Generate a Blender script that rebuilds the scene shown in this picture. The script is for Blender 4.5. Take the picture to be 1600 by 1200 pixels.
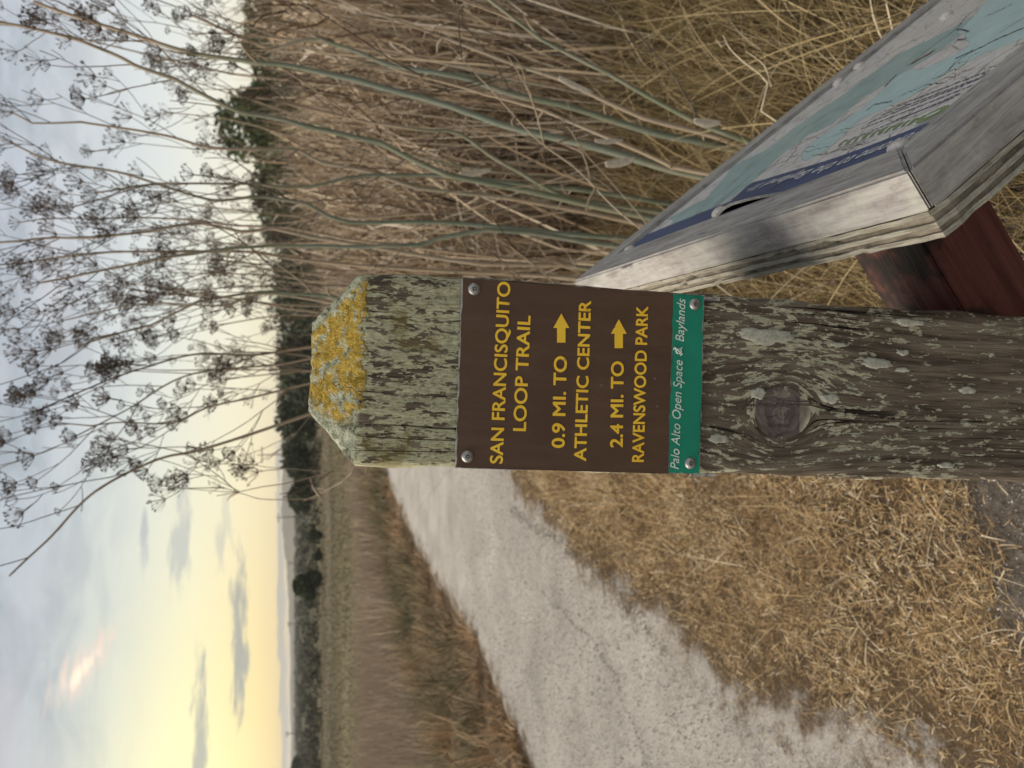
import bpy, bmesh, math, random
import numpy as np
from mathutils import Vector, Matrix

random.seed(7)
rng = np.random.default_rng(7)
for o in list(bpy.data.objects):
    bpy.data.objects.remove(o)
scene = bpy.context.scene
COL = scene.collection
R = math.radians

# ------------------------------------------------------------------ camera
# the phone was held upright but the picture is stored on its side: the camera is rolled 90 degrees
CAM_H = 1.35
PITCH = R(15.9)
FPX = 1200.0
cam = bpy.data.cameras.new('camera')
cam.sensor_fit = 'HORIZONTAL'; cam.sensor_width = 36.0
cam.lens = FPX / 1600 * 36
cam.clip_start = 0.02; cam.clip_end = 60000
cam.dof.use_dof = True
cam.dof.focus_distance = 0.60
cam.dof.aperture_fstop = 10.5
camo = bpy.data.objects.new('camera', cam); COL.objects.link(camo)
fwd = Vector((0, math.cos(PITCH), -math.sin(PITCH)))
dwn = Vector((0, -math.sin(PITCH), -math.cos(PITCH)))
rgt = Vector((1, 0, 0))
m = Matrix((dwn, rgt, -fwd)).transposed().to_4x4()
m.translation = Vector((0, 0, CAM_H))
camo.matrix_world = m
scene.camera = camo
CAMP = Vector((0, 0, CAM_H))

# ------------------------------------------------------------------ world, sun, exposure
SUN_AZ, SUN_EL = R(-78), R(42)
scene.view_settings.view_transform = 'Standard'
scene.view_settings.look = 'None'
scene.view_settings.exposure = 0.46
scene.view_settings.gamma = 1.0
scene.view_settings.use_curve_mapping = False
scene.cycles.max_bounces = 5; scene.cycles.diffuse_bounces = 3; scene.cycles.glossy_bounces = 2; scene.cycles.transmission_bounces = 3; scene.cycles.volume_bounces = 0


def ray(px, py):
    """photo pixel (1600x1200, on its side) -> world direction"""
    u, v = 1200 - py, px
    return rgt * ((u - 600) / FPX) + dwn * ((v - 800) / FPX) + fwd


def az_el(px, py):
    d = ray(px, py).normalized()
    return math.atan2(d.x, d.y), math.asin(d.z)


class NT:
    """tiny helper for node trees"""
    def __init__(s, tree):
        s.t = tree; s.n = tree.nodes; s.l = tree.links

    def node(s, kind, **kw):
        n = s.n.new(kind)
        for k, v in kw.items():
            setattr(n, k, v)
        return n

    def put(s, sock, v):
        if isinstance(v, bpy.types.NodeSocket):
            s.l.new(v, sock)
        elif v is not None:
            if isinstance(v, (tuple, list)) and len(v) == 3 and sock.type == 'RGBA':
                v = (*v, 1)
            sock.default_value = v

    def m(s, op, a, b=None, c=None, clamp=False):
        n = s.node('ShaderNodeMath', operation=op, use_clamp=clamp)
        s.put(n.inputs[0], a)
        if b is not None: s.put(n.inputs[1], b)
        if c is not None: s.put(n.inputs[2], c)
        return n.outputs[0]

    def vec(s, x, y, z):
        n = s.node('ShaderNodeCombineXYZ')
        for i, v in enumerate((x, y, z)): s.put(n.inputs[i], v)
        return n.outputs[0]

    def sep(s, v):
        n = s.node('ShaderNodeSeparateXYZ'); s.put(n.inputs[0], v)
        return n.outputs[0], n.outputs[1], n.outputs[2]

    def noise(s, v, scale=5, detail=4, rough=.55, dist=0.0):
        n = s.node('ShaderNodeTexNoise')
        s.put(n.inputs['Vector'], v); n.inputs['Scale'].default_value = scale
        n.inputs['Detail'].default_value = detail; n.inputs['Roughness'].default_value = rough
        n.inputs['Distortion'].default_value = dist
        return n.outputs[0]

    def voro(s, v, scale=5, feature='F1', rand=1.0):
        n = s.node('ShaderNodeTexVoronoi', feature=feature)
        s.put(n.inputs['Vector'], v); n.inputs['Scale'].default_value = scale
        n.inputs['Randomness'].default_value = rand
        return n.outputs['Distance'], (n.outputs['Color'] if 'Color' in n.outputs else None)

    def step(s, v, a, b):
        n = s.node('ShaderNodeMapRange', interpolation_type='SMOOTHSTEP')
        s.put(n.inputs['Value'], v)
        s.put(n.inputs['From Min'], a); s.put(n.inputs['From Max'], b)
        return n.outputs['Result']

    def mix(s, f, a, b, mode='MIX'):
        n = s.node('ShaderNodeMix', data_type='RGBA', blend_type=mode)
        s.put(n.inputs[0], f); s.put(n.inputs[6], a); s.put(n.inputs[7], b)
        return n.outputs[2]

    def ramp(s, f, stops, interp='LINEAR'):
        n = s.node('ShaderNodeValToRGB'); cr = n.color_ramp; cr.interpolation = interp
        while len(cr.elements) < len(stops): cr.elements.new(0.5)
        for e, (p, c) in zip(cr.elements, stops):
            e.position = p; e.color = (*c, 1) if len(c) == 3 else c
        s.put(n.inputs[0], f)
        return n.outputs[0]

    def bump(s, h, strength=.5, dist=.002):
        n = s.node('ShaderNodeBump'); n.inputs['Strength'].default_value = strength
        n.inputs['Distance'].default_value = dist; s.put(n.inputs['Height'], h)
        return n.outputs[0]


world = bpy.data.worlds.new('World'); scene.world = world; world.use_nodes = True
world.cycles.sampling_method = 'MANUAL'; world.cycles.sample_map_resolution = 256
W = NT(world.node_tree); W.n.clear()
sky = W.node('ShaderNodeTexSky', sky_type='NISHITA', sun_disc=False)
sky.sun_elevation = SUN_EL; sky.sun_rotation = SUN_AZ
sky.air_density = 1.0; sky.dust_density = 2.5
gen = W.node('ShaderNodeTexCoord').outputs['Generated']
dx, dy, dz = W.sep(gen)
el = W.m('MULTIPLY', W.m('ARCSINE', dz), 180 / math.pi)            # degrees
az = W.m('MULTIPLY', W.m('ARCTAN2', dx, dy), 180 / math.pi)        # 0 = straight ahead, + right
E01 = W.m('DIVIDE', el, 60.0, clamp=True)
# the pale side of the evening sky and the glow side
cool = W.ramp(E01, [(0, (.92, .86, .62)), (.06, (.92, .90, .76)), (.15, (.72, .76, .76)), (.27, (.54, .58, .64)), (.5, (.52, .55, .60)), (1, (.55, .58, .63))])
warm = W.ramp(E01, [(0, (1.02, .64, .15)), (.045, (1.05, .78, .24)), (.11, (1.0, .90, .45)), (.18, (.78, .79, .59)), (.26, (.50, .555, .56)), (.4, (.44, .49, .53)), (1, (.54, .58, .63))])
daz = W.m('SUBTRACT', az, -36.0)
glow = W.m('EXPONENT', W.m('MULTIPLY', W.m('POWER', W.m('DIVIDE', daz, 30.0), 2.0), -1.0))
skyc = W.mix(glow, cool, warm)
# brightest spot of the sunset, low at the left
spot = W.m('EXPONENT', W.m('MULTIPLY', W.m('ADD', W.m('POWER', W.m('DIVIDE', daz, 13.0), 2.0), W.m('POWER', W.m('DIVIDE', W.m('SUBTRACT', el, 5.5), 5.0), 2.0)), -1.0))
skyc = W.mix(spot, skyc, (1.35, 1.18, .66))
# mottled high cloud
zc = W.m('ADD', W.m('MAXIMUM', dz, 0.0), .12)
pv = W.vec(W.m('DIVIDE', dx, zc), W.m('DIVIDE', dy, zc), 0.0)
cl = W.noise(pv, 3.0, 5, .62, .5)
hi = W.step(el, 8.0, 18.0)
cmask = W.m('MULTIPLY', W.step(cl, .36, .66), hi)
skyc = W.mix(W.m('MULTIPLY', cmask, .8), skyc, (.34, .38, .42))
pk = W.m('MULTIPLY', W.step(W.noise(pv, 1.1, 2, .5, .2), .48, .66), hi)
skyc = W.mix(W.m('MULTIPLY', pk, .5), skyc, (.66, .61, .62))


NZ_FINE = W.noise(W.vec(W.m('MULTIPLY', az, 22 / 57.3), W.m('MULTIPLY', el, 120 / 57.3), 1.3), 1.0, 3, .6, .3)


def streak(px, py, half_w_px, half_h_px, tilt, col, strength, seed, sc=(22, 120), lo=.35, hi_=1.0):
    """one cloud at a direction of the sky; half_w along the horizon, half_h in height"""
    global skyc
    a0, e0 = az_el(px, py); k = 180 / math.pi
    ha, he = math.degrees(half_w_px / FPX), math.degrees(half_h_px / FPX)
    da = W.m('SUBTRACT', az, a0 * k)
    de = W.m('SUBTRACT', W.m('SUBTRACT', el, e0 * k), W.m('MULTIPLY', da, tilt))
    g = W.m('EXPONENT', W.m('MULTIPLY', W.m('ADD', W.m('POWER', W.m('ABSOLUTE', W.m('DIVIDE', da, ha)), 2.6), W.m('POWER', W.m('ABSOLUTE', W.m('DIVIDE', de, he)), 2.0)), -1.0))
    nz = NZ_FINE
    f = W.m('MULTIPLY', W.step(W.m('ADD', g, W.m('MULTIPLY', W.m('SUBTRACT', nz, .55), 1.9)), lo, hi_), W.m('MULTIPLY', W.step(g, .03, .4), strength))
    skyc = W.mix(f, skyc, col)


GREY = (.40, .41, .36)
streak(374, 990, 150, 17, .03, GREY, .95, 1.3)
streak(384, 1040, 60, 10, -.05, GREY, .75, 9.1)
streak(312, 1140, 130, 14, .02, (.46, .47, .40), .9, 2.7)
streak(345, 860, 45, 12, .1, (.56, .56, .48), .6, 3.9)
streak(226, 850, 70, 9, .02, (.47, .50, .50), .8, 4.4)
streak(283, 835, 95, 20, .0, (.50, .52, .50), .75, 5.2)
streak(355, 800, 60, 9, .05, (.60, .60, .50), .5, 6.6)
streak(440, 960, 330, 6, .02, (.44, .43, .38), .9, 7.5, (5, 40), .25, .6)
streak(130, 1045, 62, 27, -.62, (.95, .74, .60), .85, 8.8, (30, 45), .1, 1.2)
streak(128, 1048, 30, 12, -.62, (1.25, 1.0, .76), .8, 3.1, (40, 60), .2, 1.1)
ground_c = (.22, .20, .16)
below = W.step(el, 0.0, -1.5)
skyc = W.mix(below, skyc, ground_c)
nish = W.mix(1.0, sky.outputs[0], (.07, .07, .07), 'MULTIPLY')
skyc2 = W.mix(.10, skyc, nish)
bg = W.node('ShaderNodeBackground'); W.put(bg.inputs[0], skyc2); bg.inputs[1].default_value = 0.83
wo = W.node('ShaderNodeOutputWorld'); W.l.new(bg.outputs[0], wo.inputs[0])

sun = bpy.data.lights.new('sun', 'SUN'); sun.energy = 3.3; sun.angle = R(60); sun.color = (1, .88, .72)
suno = bpy.data.objects.new('sun', sun); COL.objects.link(suno)
sd = Vector((math.sin(SUN_AZ) * math.cos(SUN_EL), math.cos(SUN_AZ) * math.cos(SUN_EL), math.sin(SUN_EL)))
suno.rotation_euler = (-sd).to_track_quat('-Z', 'Y').to_euler()
suno.location = (-6, 4, 9)

# ------------------------------------------------------------------ helpers
def tag(o, label=None, cat=None, group=None, kind=None):
    if label: o['label'] = label
    if cat: o['category'] = cat
    if group: o['group'] = group
    if kind: o['kind'] = kind
    return o


def obj(name, mesh, mat=None, parent=None, loc=None):
    o = bpy.data.objects.new(name, mesh); COL.objects.link(o)
    if mat is not None and mesh is not None and not mesh.materials: mesh.materials.append(mat)
    if parent: o.parent = parent
    if loc is not None: o.location = loc
    return o


def empty(name, loc=(0, 0, 0), label=None, cat=None, group=None):
    o = bpy.data.objects.new(name, None); COL.objects.link(o); o.location = loc
    o.empty_display_size = .05
    return tag(o, label, cat, group)


def np_mesh(name, V, F, smooth=False, tint=None):
    """V (n,3); F list of arrays (k,3) or (k,4)"""
    me = bpy.data.meshes.new(name)
    V = np.asarray(V, dtype=np.float32)
    F = [np.asarray(f, dtype=np.int32) for f in F if len(f)]
    loops = np.concatenate([f.ravel() for f in F])
    sizes = np.concatenate([np.full(len(f), f.shape[1], np.int32) for f in F])
    starts = np.concatenate([[0], np.cumsum(sizes)[:-1]]).astype(np.int32)
    me.vertices.add(len(V)); me.vertices.foreach_set('co', V.ravel())
    me.loops.add(len(loops)); me.loops.foreach_set('vertex_index', loops)
    me.polygons.add(len(sizes)); me.polygons.foreach_set('loop_start', starts)
    me.polygons.foreach_set('loop_total', sizes)
    me.polygons.foreach_set('use_smooth', np.full(len(sizes), bool(smooth)))
    me.update(calc_edges=True)
    if tint is not None:
        a = me.attributes.new('tint', 'FLOAT', 'POINT'); a.data.foreach_set('value', np.asarray(tint, np.float32))
    return me


class Geo:
    def __init__(s): s.v = []; s.q = []; s.t = []; s.n = 0; s.tint = []
    def add(s, V, Q=None, T=None, tint=0.5):
        V = np.asarray(V, float)
        if Q is not None and len(Q): s.q.append(np.asarray(Q) + s.n)
        if T is not None and len(T): s.t.append(np.asarray(T) + s.n)
        s.v.append(V); s.n += len(V)
        s.tint.append(np.full(len(V), tint) if np.isscalar(tint) else np.asarray(tint))
    def tube(s, P, rad, sides=6, tint=.5, cap=True):
        P = np.asarray(P, float); n = len(P); rad = np.broadcast_to(np.asarray(rad, float), (n,))
        T = np.gradient(P, axis=0); T /= np.linalg.norm(T, axis=1)[:, None] + 1e-12
        ref = np.array([0.31, .95, 0.05]) if abs(T[0][2]) > .6 else np.array([0, 0, 1.0])
        A = np.cross(T, ref); A /= np.linalg.norm(A, axis=1)[:, None] + 1e-12
        B = np.cross(T, A)
        th = np.arange(sides) / sides * 2 * math.pi
        V = P[:, None, :] + rad[:, None, None] * (np.cos(th)[None, :, None] * A[:, None, :] + np.sin(th)[None, :, None] * B[:, None, :])
        i = np.arange(n - 1)[:, None] * sides; j = np.arange(sides)[None, :]; j2 = (j + 1) % sides
        Q = np.stack([i + j, i + j2, i + sides + j2, i + sides + j], -1).reshape(-1, 4)
        V = V.reshape(-1, 3); tt = np.repeat(tint if not np.isscalar(tint) else np.full(n, tint), sides)
        T3 = []
        if cap:
            c = len(V); V = np.vstack([V, P[:1], P[-1:]]); tt = np.concatenate([tt, tt[:1], tt[-1:]])
            for k in range(sides):
                T3.append((c, (k + 1) % sides, k)); T3.append((c + 1, (n - 1) * sides + k, (n - 1) * sides + (k + 1) % sides))
        s.add(V, Q, T3, tt)
    def box(s, lo, hi, tint=.5):
        x0, y0, z0 = lo; x1, y1, z1 = hi
        V = [(x0, y0, z0), (x1, y0, z0), (x1, y1, z0), (x0, y1, z0), (x0, y0, z1), (x1, y0, z1), (x1, y1, z1), (x0, y1, z1)]
        s.add(V, [(0, 3, 2, 1), (4, 5, 6, 7), (0, 1, 5, 4), (1, 2, 6, 5), (2, 3, 7, 6), (3, 0, 4, 7)], None, tint)
    def mesh(s, name, smooth=False):
        F = []
        if s.q: F.append(np.concatenate(s.q))
        if s.t: F.append(np.concatenate(s.t))
        return np_mesh(name, np.concatenate(s.v), F, smooth, np.concatenate(s.tint))


def bevel_mesh(name, me, width, seg=2):
    bm = bmesh.new(); bm.from_mesh(me)
    bmesh.ops.bevel(bm, geom=bm.edges[:], offset=width, segments=seg, affect='EDGES', profile=.5)
    bm.to_mesh(me); bm.free(); return me


def mat(name, build):
    ma = bpy.data.materials.new(name); ma.use_nodes = True
    t = NT(ma.node_tree); b = t.n['Principled BSDF']
    build(t, b); return ma


def setp(t, b, color=None, rough=None, normal=None, metal=None, spec=None):
    if color is not None: t.put(b.inputs['Base Color'], color)
    if rough is not None: t.put(b.inputs['Roughness'], rough)
    if normal is not None: t.put(b.inputs['Normal'], normal)
    if metal is not None: t.put(b.inputs['Metallic'], metal)
    if spec is not None: t.put(b.inputs['Specular IOR Level'], spec)


def tint_mat(name, stops, rough=.8, transl=0.0):
    def f(t, b):
        a = t.node('ShaderNodeAttribute', attribute_name='tint').outputs['Fac']
        c = t.ramp(a, stops)
        setp(t, b, c, rough, spec=.2)
        if transl:
            tr = t.node('ShaderNodeBsdfTranslucent'); t.put(tr.inputs[0], c)
            mx = t.node('ShaderNodeMixShader'); mx.inputs[0].default_value = transl
            t.l.new(b.outputs[0], mx.inputs[1]); t.l.new(tr.outputs[0], mx.inputs[2])
            t.l.new(mx.outputs[0], t.n['Material Output'].inputs[0])
    return mat(name, f)


def ocoord(t): return t.node('ShaderNodeTexCoord').outputs['Object']
def pos(t): return t.node('ShaderNodeNewGeometry').outputs['Position']


def sstep(x, a, b):
    k = np.clip((x - a) / (b - a), 0, 1); return k * k * (3 - 2 * k)


def hit_plane(px, py, p0, n):
    d = ray(px, py); t = (Vector(p0) - CAMP).dot(n) / d.dot(n)
    return CAMP + d * t


def hit_y(px, py, Y):
    d = ray(px, py); return CAMP + d * (Y / d.y)


def hit_z(px, py, z=0.0):
    d = ray(px, py); return CAMP + d * ((z - CAM_H) / d.z)

# ------------------------------------------------------------------ ground and trail
trail_l = [(610, 715), (600, 735), (622, 795), (651, 858), (690, 925), (742, 1004), (785, 1092), (828, 1190)]
trail_r = [(745, 640), (800, 742), (850, 815), (905, 880), (985, 945), (1060, 1010), (1150, 1090), (1270, 1150), (1430, 1205)]
TL = [hit_z(*p) for p in trail_l]; TR = [hit_z(*p) for p in trail_r]
TLy = np.array([p.y for p in TL])[::-1]; TLx = np.array([p.x for p in TL])[::-1]
TRy = np.array([p.y for p in TR])[::-1]; TRx = np.array([p.x for p in TR])[::-1]
TLy = np.concatenate([[-4, 0], TLy, [16, 30]]); TLx = np.concatenate([[-3.2, -2.6], TLx, [TLx[-1] + .6, TLx[-1] + 4.5]])
TRy = np.concatenate([[-4, 0], TRy, [16, 30]]); TRx = np.concatenate([[-.95, -.9], TRx, [TRx[-1] + 1.5, TRx[-1] + 5.5]])
def xl(y): return np.interp(y, TLy, TLx)
def xr(y): return np.interp(y, TRy, TRx)


def terrain(x, y):
    x = np.asarray(x, float); y = np.asarray(y, float)
    d = xl(y) - x
    left = -1.0 * sstep(d, .9, 4.5)
    far = -1.0 * sstep(y, 13, 24)
    h = np.minimum(left, far)
    h = h + .05 * sstep(x - xr(y), .18, .7) * (1 - sstep(y, 9, 12))           # verge stands a little above the trail
    h = h + .012 * np.sin(x * 5.1 + y * 2.3) * np.sin(y * 4.7 - x * 1.9) * np.exp(-(y / 9.0) ** 2)
    return h


gy = np.concatenate([np.arange(-4, 9, .12), np.geomspace(9.1, 9000, 90)])
gx1 = np.concatenate([np.arange(0, 5, .12), np.geomspace(5.1, 7000, 70)])
gx = np.concatenate([-gx1[:0:-1], gx1])
XX, YY = np.meshgrid(gx, gy); ZZ = terrain(XX, YY)
on = (XX > xl(YY) + .1) & (XX < xr(YY) - .1) & (YY < 15)
V = np.stack([XX, YY, ZZ], -1).reshape(-1, 3)
ny, nx = XX.shape
ii, jj = np.meshgrid(np.arange(ny - 1), np.arange(nx - 1), indexing='ij'); a = ii * nx + jj
gQ = np.stack([a, a + 1, a + nx + 1, a + nx], -1).reshape(-1, 4)


def f_ground(t, b):
    P = pos(t); x, y, z = t.sep(P)
    n1 = t.noise(P, 3.0, 5, .6); n2 = t.noise(P, 60, 4, .7); n3 = t.noise(P, .35, 4, .6)
    soil = t.ramp(t.m('ADD', t.m('MULTIPLY', n2, .7), t.m('MULTIPLY', n1, .3)), [(.3, (.045, .038, .032)), (.5, (.10, .085, .07)), (.68, (.19, .17, .145))])
    thatch = t.ramp(t.m('ADD', t.m('MULTIPLY', n2, .5), t.m('MULTIPLY', n1, .5)), [(.3, (.035, .024, .015)), (.5, (.10, .068, .040)), (.7, (.20, .145, .085))])
    near = t.step(t.m('ADD', t.m('SUBTRACT', y, t.m('MULTIPLY', x, .4)), t.m('MULTIPLY', t.m('SUBTRACT', n1, .5), .5)), 1.50, 1.30)
    c = t.mix(near, thatch, soil)
    # marsh plain beyond the levee: tan reeds, green pickleweed, brown scrub
    yy = t.m('ADD', y, t.m('MULTIPLY', t.m('SUBTRACT', t.noise(t.vec(t.m('MULTIPLY', x, .12), t.m('MULTIPLY', y, .5), 0.), 1.0, 4, .6), .5), 16.0))
    lg = t.m('DIVIDE', t.m('LOGARITHM', t.m('MAXIMUM', yy, 1.0), 10.0), 4.0, clamp=True)
    plain = t.ramp(lg, [(0.30, (.20, .145, .09)), (.345, (.23, .175, .115)), (.375, (.165, .14, .08)), (.415, (.13, .112, .06)), (.4225, (.07, .065, .045)), (.435, (.18, .15, .10)), (.47, (.11, .092, .055)), (.52, (.06, .056, .034)), (1, (.045, .043, .030))])
    plain = t.mix(t.m('MULTIPLY', t.step(t.noise(t.vec(t.m('MULTIPLY', x, .10), t.m('MULTIPLY', y, .8), 0.0), 1.0, 3, .6), .45, .65), .5), plain, (.085, .08, .05))
    c = t.mix(t.step(y, 9.0, 14.0), c, plain)
    setp(t, b, c, .95, t.bump(n2, .8, .02), spec=.1)


MG = mat('ground_soil', f_ground)
ground = obj('ground', np_mesh('ground', V, [gQ], True), MG); tag(ground, kind='structure')

# trail: a pale gravel sheet laid on the ground
ty = np.concatenate([np.arange(-3, 9, .06), np.linspace(9.05, 26, 90)]); tk = np.linspace(0, 1, 36)
L = xl(ty)[:, None] - .10; Rr = xr(ty)[:, None] + .20
wob = np.array([.03 * math.sin(v * 5.3) + .012 * math.sin(v * 17.1 + 1) for v in ty])[:, None]
TX = L - wob * .8 + (Rr - L + wob * 1.7) * tk[None, :]; TYY = np.repeat(ty[:, None], 36, 1)
edge = np.minimum(tk, 1 - tk)[None, :]
TZ = terrain(TX, TYY) - .022 + .045 * sstep(edge, 0, .10) + .004 * np.sin(TX * 9) * np.sin(TYY * 6.1)
nyt, nxt = TX.shape; ii, jj = np.meshgrid(np.arange(nyt - 1), np.arange(nxt - 1), indexing='ij'); a = ii * nxt + jj
tQ = np.stack([a, a + 1, a + nxt + 1, a + nxt], -1).reshape(-1, 4)
tedge = np.broadcast_to(edge, TX.shape)


def f_trail(t, b):
    P = pos(t); e = t.node('ShaderNodeAttribute', attribute_name='tint').outputs['Fac']
    g = t.noise(P, 150, 3, .85); md = t.noise(P, 14, 5, .65); lg = t.noise(P, 2.2, 4, .6, .5)
    c = t.ramp(t.m('ADD', t.m('MULTIPLY', g, .72), t.m('MULTIPLY', lg, .28)), [(.32, (.15, .138, .118)), (.47, (.335, .312, .28)), (.64, (.52, .49, .445))])
    c = t.mix(t.m('MULTIPLY', t.step(md, .60, .72), .55), c, (.20, .18, .15))
    vd, vc = t.voro(t.vec(*[t.m('MULTIPLY', q, k) for q, k in zip(t.sep(P), (11, 4.5, 1))]), 1.0)
    c = t.mix(t.m('MULTIPLY', t.step(vd, .13, .03), .7), c, (.13, .125, .09))
    edge_n = t.m('ADD', e, t.m('MULTIPLY', t.m('SUBTRACT', t.noise(P, 9, 5, .75), .5), .42))
    c = t.mix(t.step(edge_n, .15, .05), c, t.ramp(g, [(.35, (.06, .042, .026)), (.65, (.20, .145, .09))]))
    setp(t, b, c, .95, t.bump(g, .9, .006), spec=.1)


MT = mat('pale_gravel', f_trail)
trail = obj('path', np_mesh('path', np.stack([TX, TYY, TZ], -1).reshape(-1, 3), [tQ], True, tedge.ravel()), MT); tag(trail, kind='structure')
# a faint crack-like runnel in the gravel, a low ridge of grit
def px_line(pts, z=.03, n=40):
    P = np.array([hit_z(*p, z) for p in pts]); s = np.linspace(0, len(P) - 1, n)
    return np.stack([np.interp(s, np.arange(len(P)), P[:, k]) for k in range(3)], 1)


# hills on the horizon
def hill_ridge(name, D, prof, mat_, base=-3):
    """prof: (px y, px x) of the ridge line in the photo"""
    g = Geo(); pts = []
    for py, px in prof:
        d = ray(px, py); k = D / d.y; pts.append((d.x * k, D, CAM_H + d.z * k))
    pts = np.array(pts); s = np.linspace(0, len(pts) - 1, 140)
    P = np.stack([np.interp(s, np.arange(len(pts)), pts[:, k]) for k in range(3)], 1)
    P[:, 2] += (np.sin(s * 9.1) + .6 * np.sin(s * 23.7)) * D * .0005
    P[:, 2] = np.maximum(P[:, 2], base + .5)
    rows = []
    for f, dy in ((0, -.10), (.6, -.03), (1, 0), (.5, .08), (0, .2)):
        Q = P.copy(); Q[:, 1] += dy * D; Q[:, 2] = base + (P[:, 2] - base) * f; rows.append(Q)
    V = np.concatenate(rows); n = len(P); F = []
    for r in range(len(rows) - 1):
        i = np.arange(n - 1) + r * n
        F.append(np.stack([i, i + 1, i + n + 1, i + n], 1))
    return obj(name, np_mesh(name, V, [np.concatenate(F)], True), mat_)


MH = mat('hill_slopes', lambda t, b: setp(t, b, t.ramp(t.noise(pos(t), .004, 5, .6), [(.35, (.09, .085, .065)), (.65, (.16, .14, .10))]), 1.0, spec=0))
h = hill_ridge('hills', 1500, [(1500, 457), (1200, 455), (1000, 453), (900, 449), (840, 442), (800, 440), (740, 441), (640, 438), (500, 440), (300, 436), (100, 440), (-200, 444)], MH)
tag(h, kind='structure')

# ------------------------------------------------------------------ trail post
POST_X0, POST_Y0 = -.046, .436            # foot of the front face, on the ground
TILT_B, TILT_R = math.atan(.0943), math.atan(.044)
pz = Vector((math.sin(TILT_R), math.sin(TILT_B), 1)).normalized()
pxv = Vector((1, 0, 0)); pxv = (pxv - pz * pxv.dot(pz)).normalized()
pyv = pz.cross(pxv)
PM = Matrix((pxv, pyv, pz)).transposed().to_4x4(); PM.translation = Vector((POST_X0, POST_Y0, 0))
PMI = PM.inverted()
HW = .070                                  # half width of the post


def post_local(px, py, off=0.0):
    w = hit_plane(px, py, PM @ Vector((0, -off, 0)), pyv); return PMI @ w


pfront = post_local(562, 580).z            # where the bevels start
kn = post_local(1222, 645)
S_TL, S_TR, S_BR, S_BL = post_local(711, 731, .004), post_local(722, 433, .004), post_local(1101, 461, .004), post_local(1093, 741, .004)
zsign_top = (S_TL.z + S_TR.z) / 2; zsign_bot = (S_BL.z + S_BR.z) / 2
print('post', pfront, 'sign', S_TL, S_TR, S_BR, S_BL)
xl_p = min(post_local(640, 729).x, post_local(1400, 747).x); xr_p = post_local(1250, 477).x
print('post edges', xl_p, xr_p, post_local(600, 433).x, post_local(1590, 494).x, post_local(1590, 752).x, post_local(600, 728).x)


def post_mesh():
    W0, D0 = .140, .140
    zt = pfront; z0 = -.35
    zs = np.concatenate([np.linspace(z0, 0, 6)[:-1], np.linspace(0, .6, 60)[:-1], np.linspace(.6, zt, 120)])
    nc = 26
    ring = []
    for k in range(nc): ring.append((-.5 + k / nc, 0))
    for k in range(nc): ring.append((.5, k / nc))
    for k in range(nc): ring.append((.5 - k / nc, 1))
    for k in range(nc): ring.append((-.5, 1 - k / nc))
    ring = np.array(ring); n = len(ring)
    V = []
    for zi, z in enumerate(zs):
        for k, (a_, b_) in enumerate(ring):
            X, Y = a_ * W0, b_ * D0
            w1 = .0011 * math.sin(z * 31 + a_ * 3) + .0008 * math.sin(z * 83 + 2 + b_ * 4)
            dep = .0007 * math.sin(a_ * 95 + .8 * math.sin(z * 6)) + .0005 * math.sin(a_ * 210 + z * 9)
            if k < nc: Y -= dep + .0004 * math.sin(z * 50)
            elif k < 2 * nc: X += w1 + .5 * dep
            elif k < 3 * nc: Y += dep
            else: X -= w1 + .5 * dep
            if k % nc == 0:                       # arrises slightly worn
                X *= .985; Y = .0015 if Y < .05 else Y - .0015
            V.append((X, Y, z))
    V = np.array(V); Fq = []
    for i in range(len(zs) - 1):
        for k in range(n):
            Fq.append((i * n + k, i * n + (k + 1) % n, (i + 1) * n + (k + 1) % n, (i + 1) * n + k))
    # bevelled head: rings shrinking towards the flat top
    base = (len(zs) - 1) * n; last = base; Vl = [V]; cnt = len(V)
    steps = 10; inset = .036; rise = .036
    for sidx in range(1, steps + 1):
        f = sidx / steps
        rr = []
        for k, (a_, b_) in enumerate(ring):
            X = a_ * (W0 - 2 * inset * f); Y = D0 / 2 + (b_ - .5) * (D0 - 2 * inset * f)
            z = zt + rise * f + .0012 * math.sin(k * 1.7 + f * 9) * (1 - f * .3)
            if sidx == steps: z += .0012 * math.sin(k * .9)
            rr.append((X, Y, z))
        Vl.append(np.array(rr))
        for k in range(n): Fq.append((last + k, last + (k + 1) % n, cnt + (k + 1) % n, cnt + k))
        last = cnt; cnt += n
    Vl.append(np.array([[0, D0 / 2, zt + rise + .002]]))
    Ft = [(last + k, last + (k + 1) % n, cnt) for k in range(n)]
    me = np_mesh('trail_post', np.concatenate(Vl), [np.array(Fq), np.array(Ft)], True)
    return me


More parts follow.
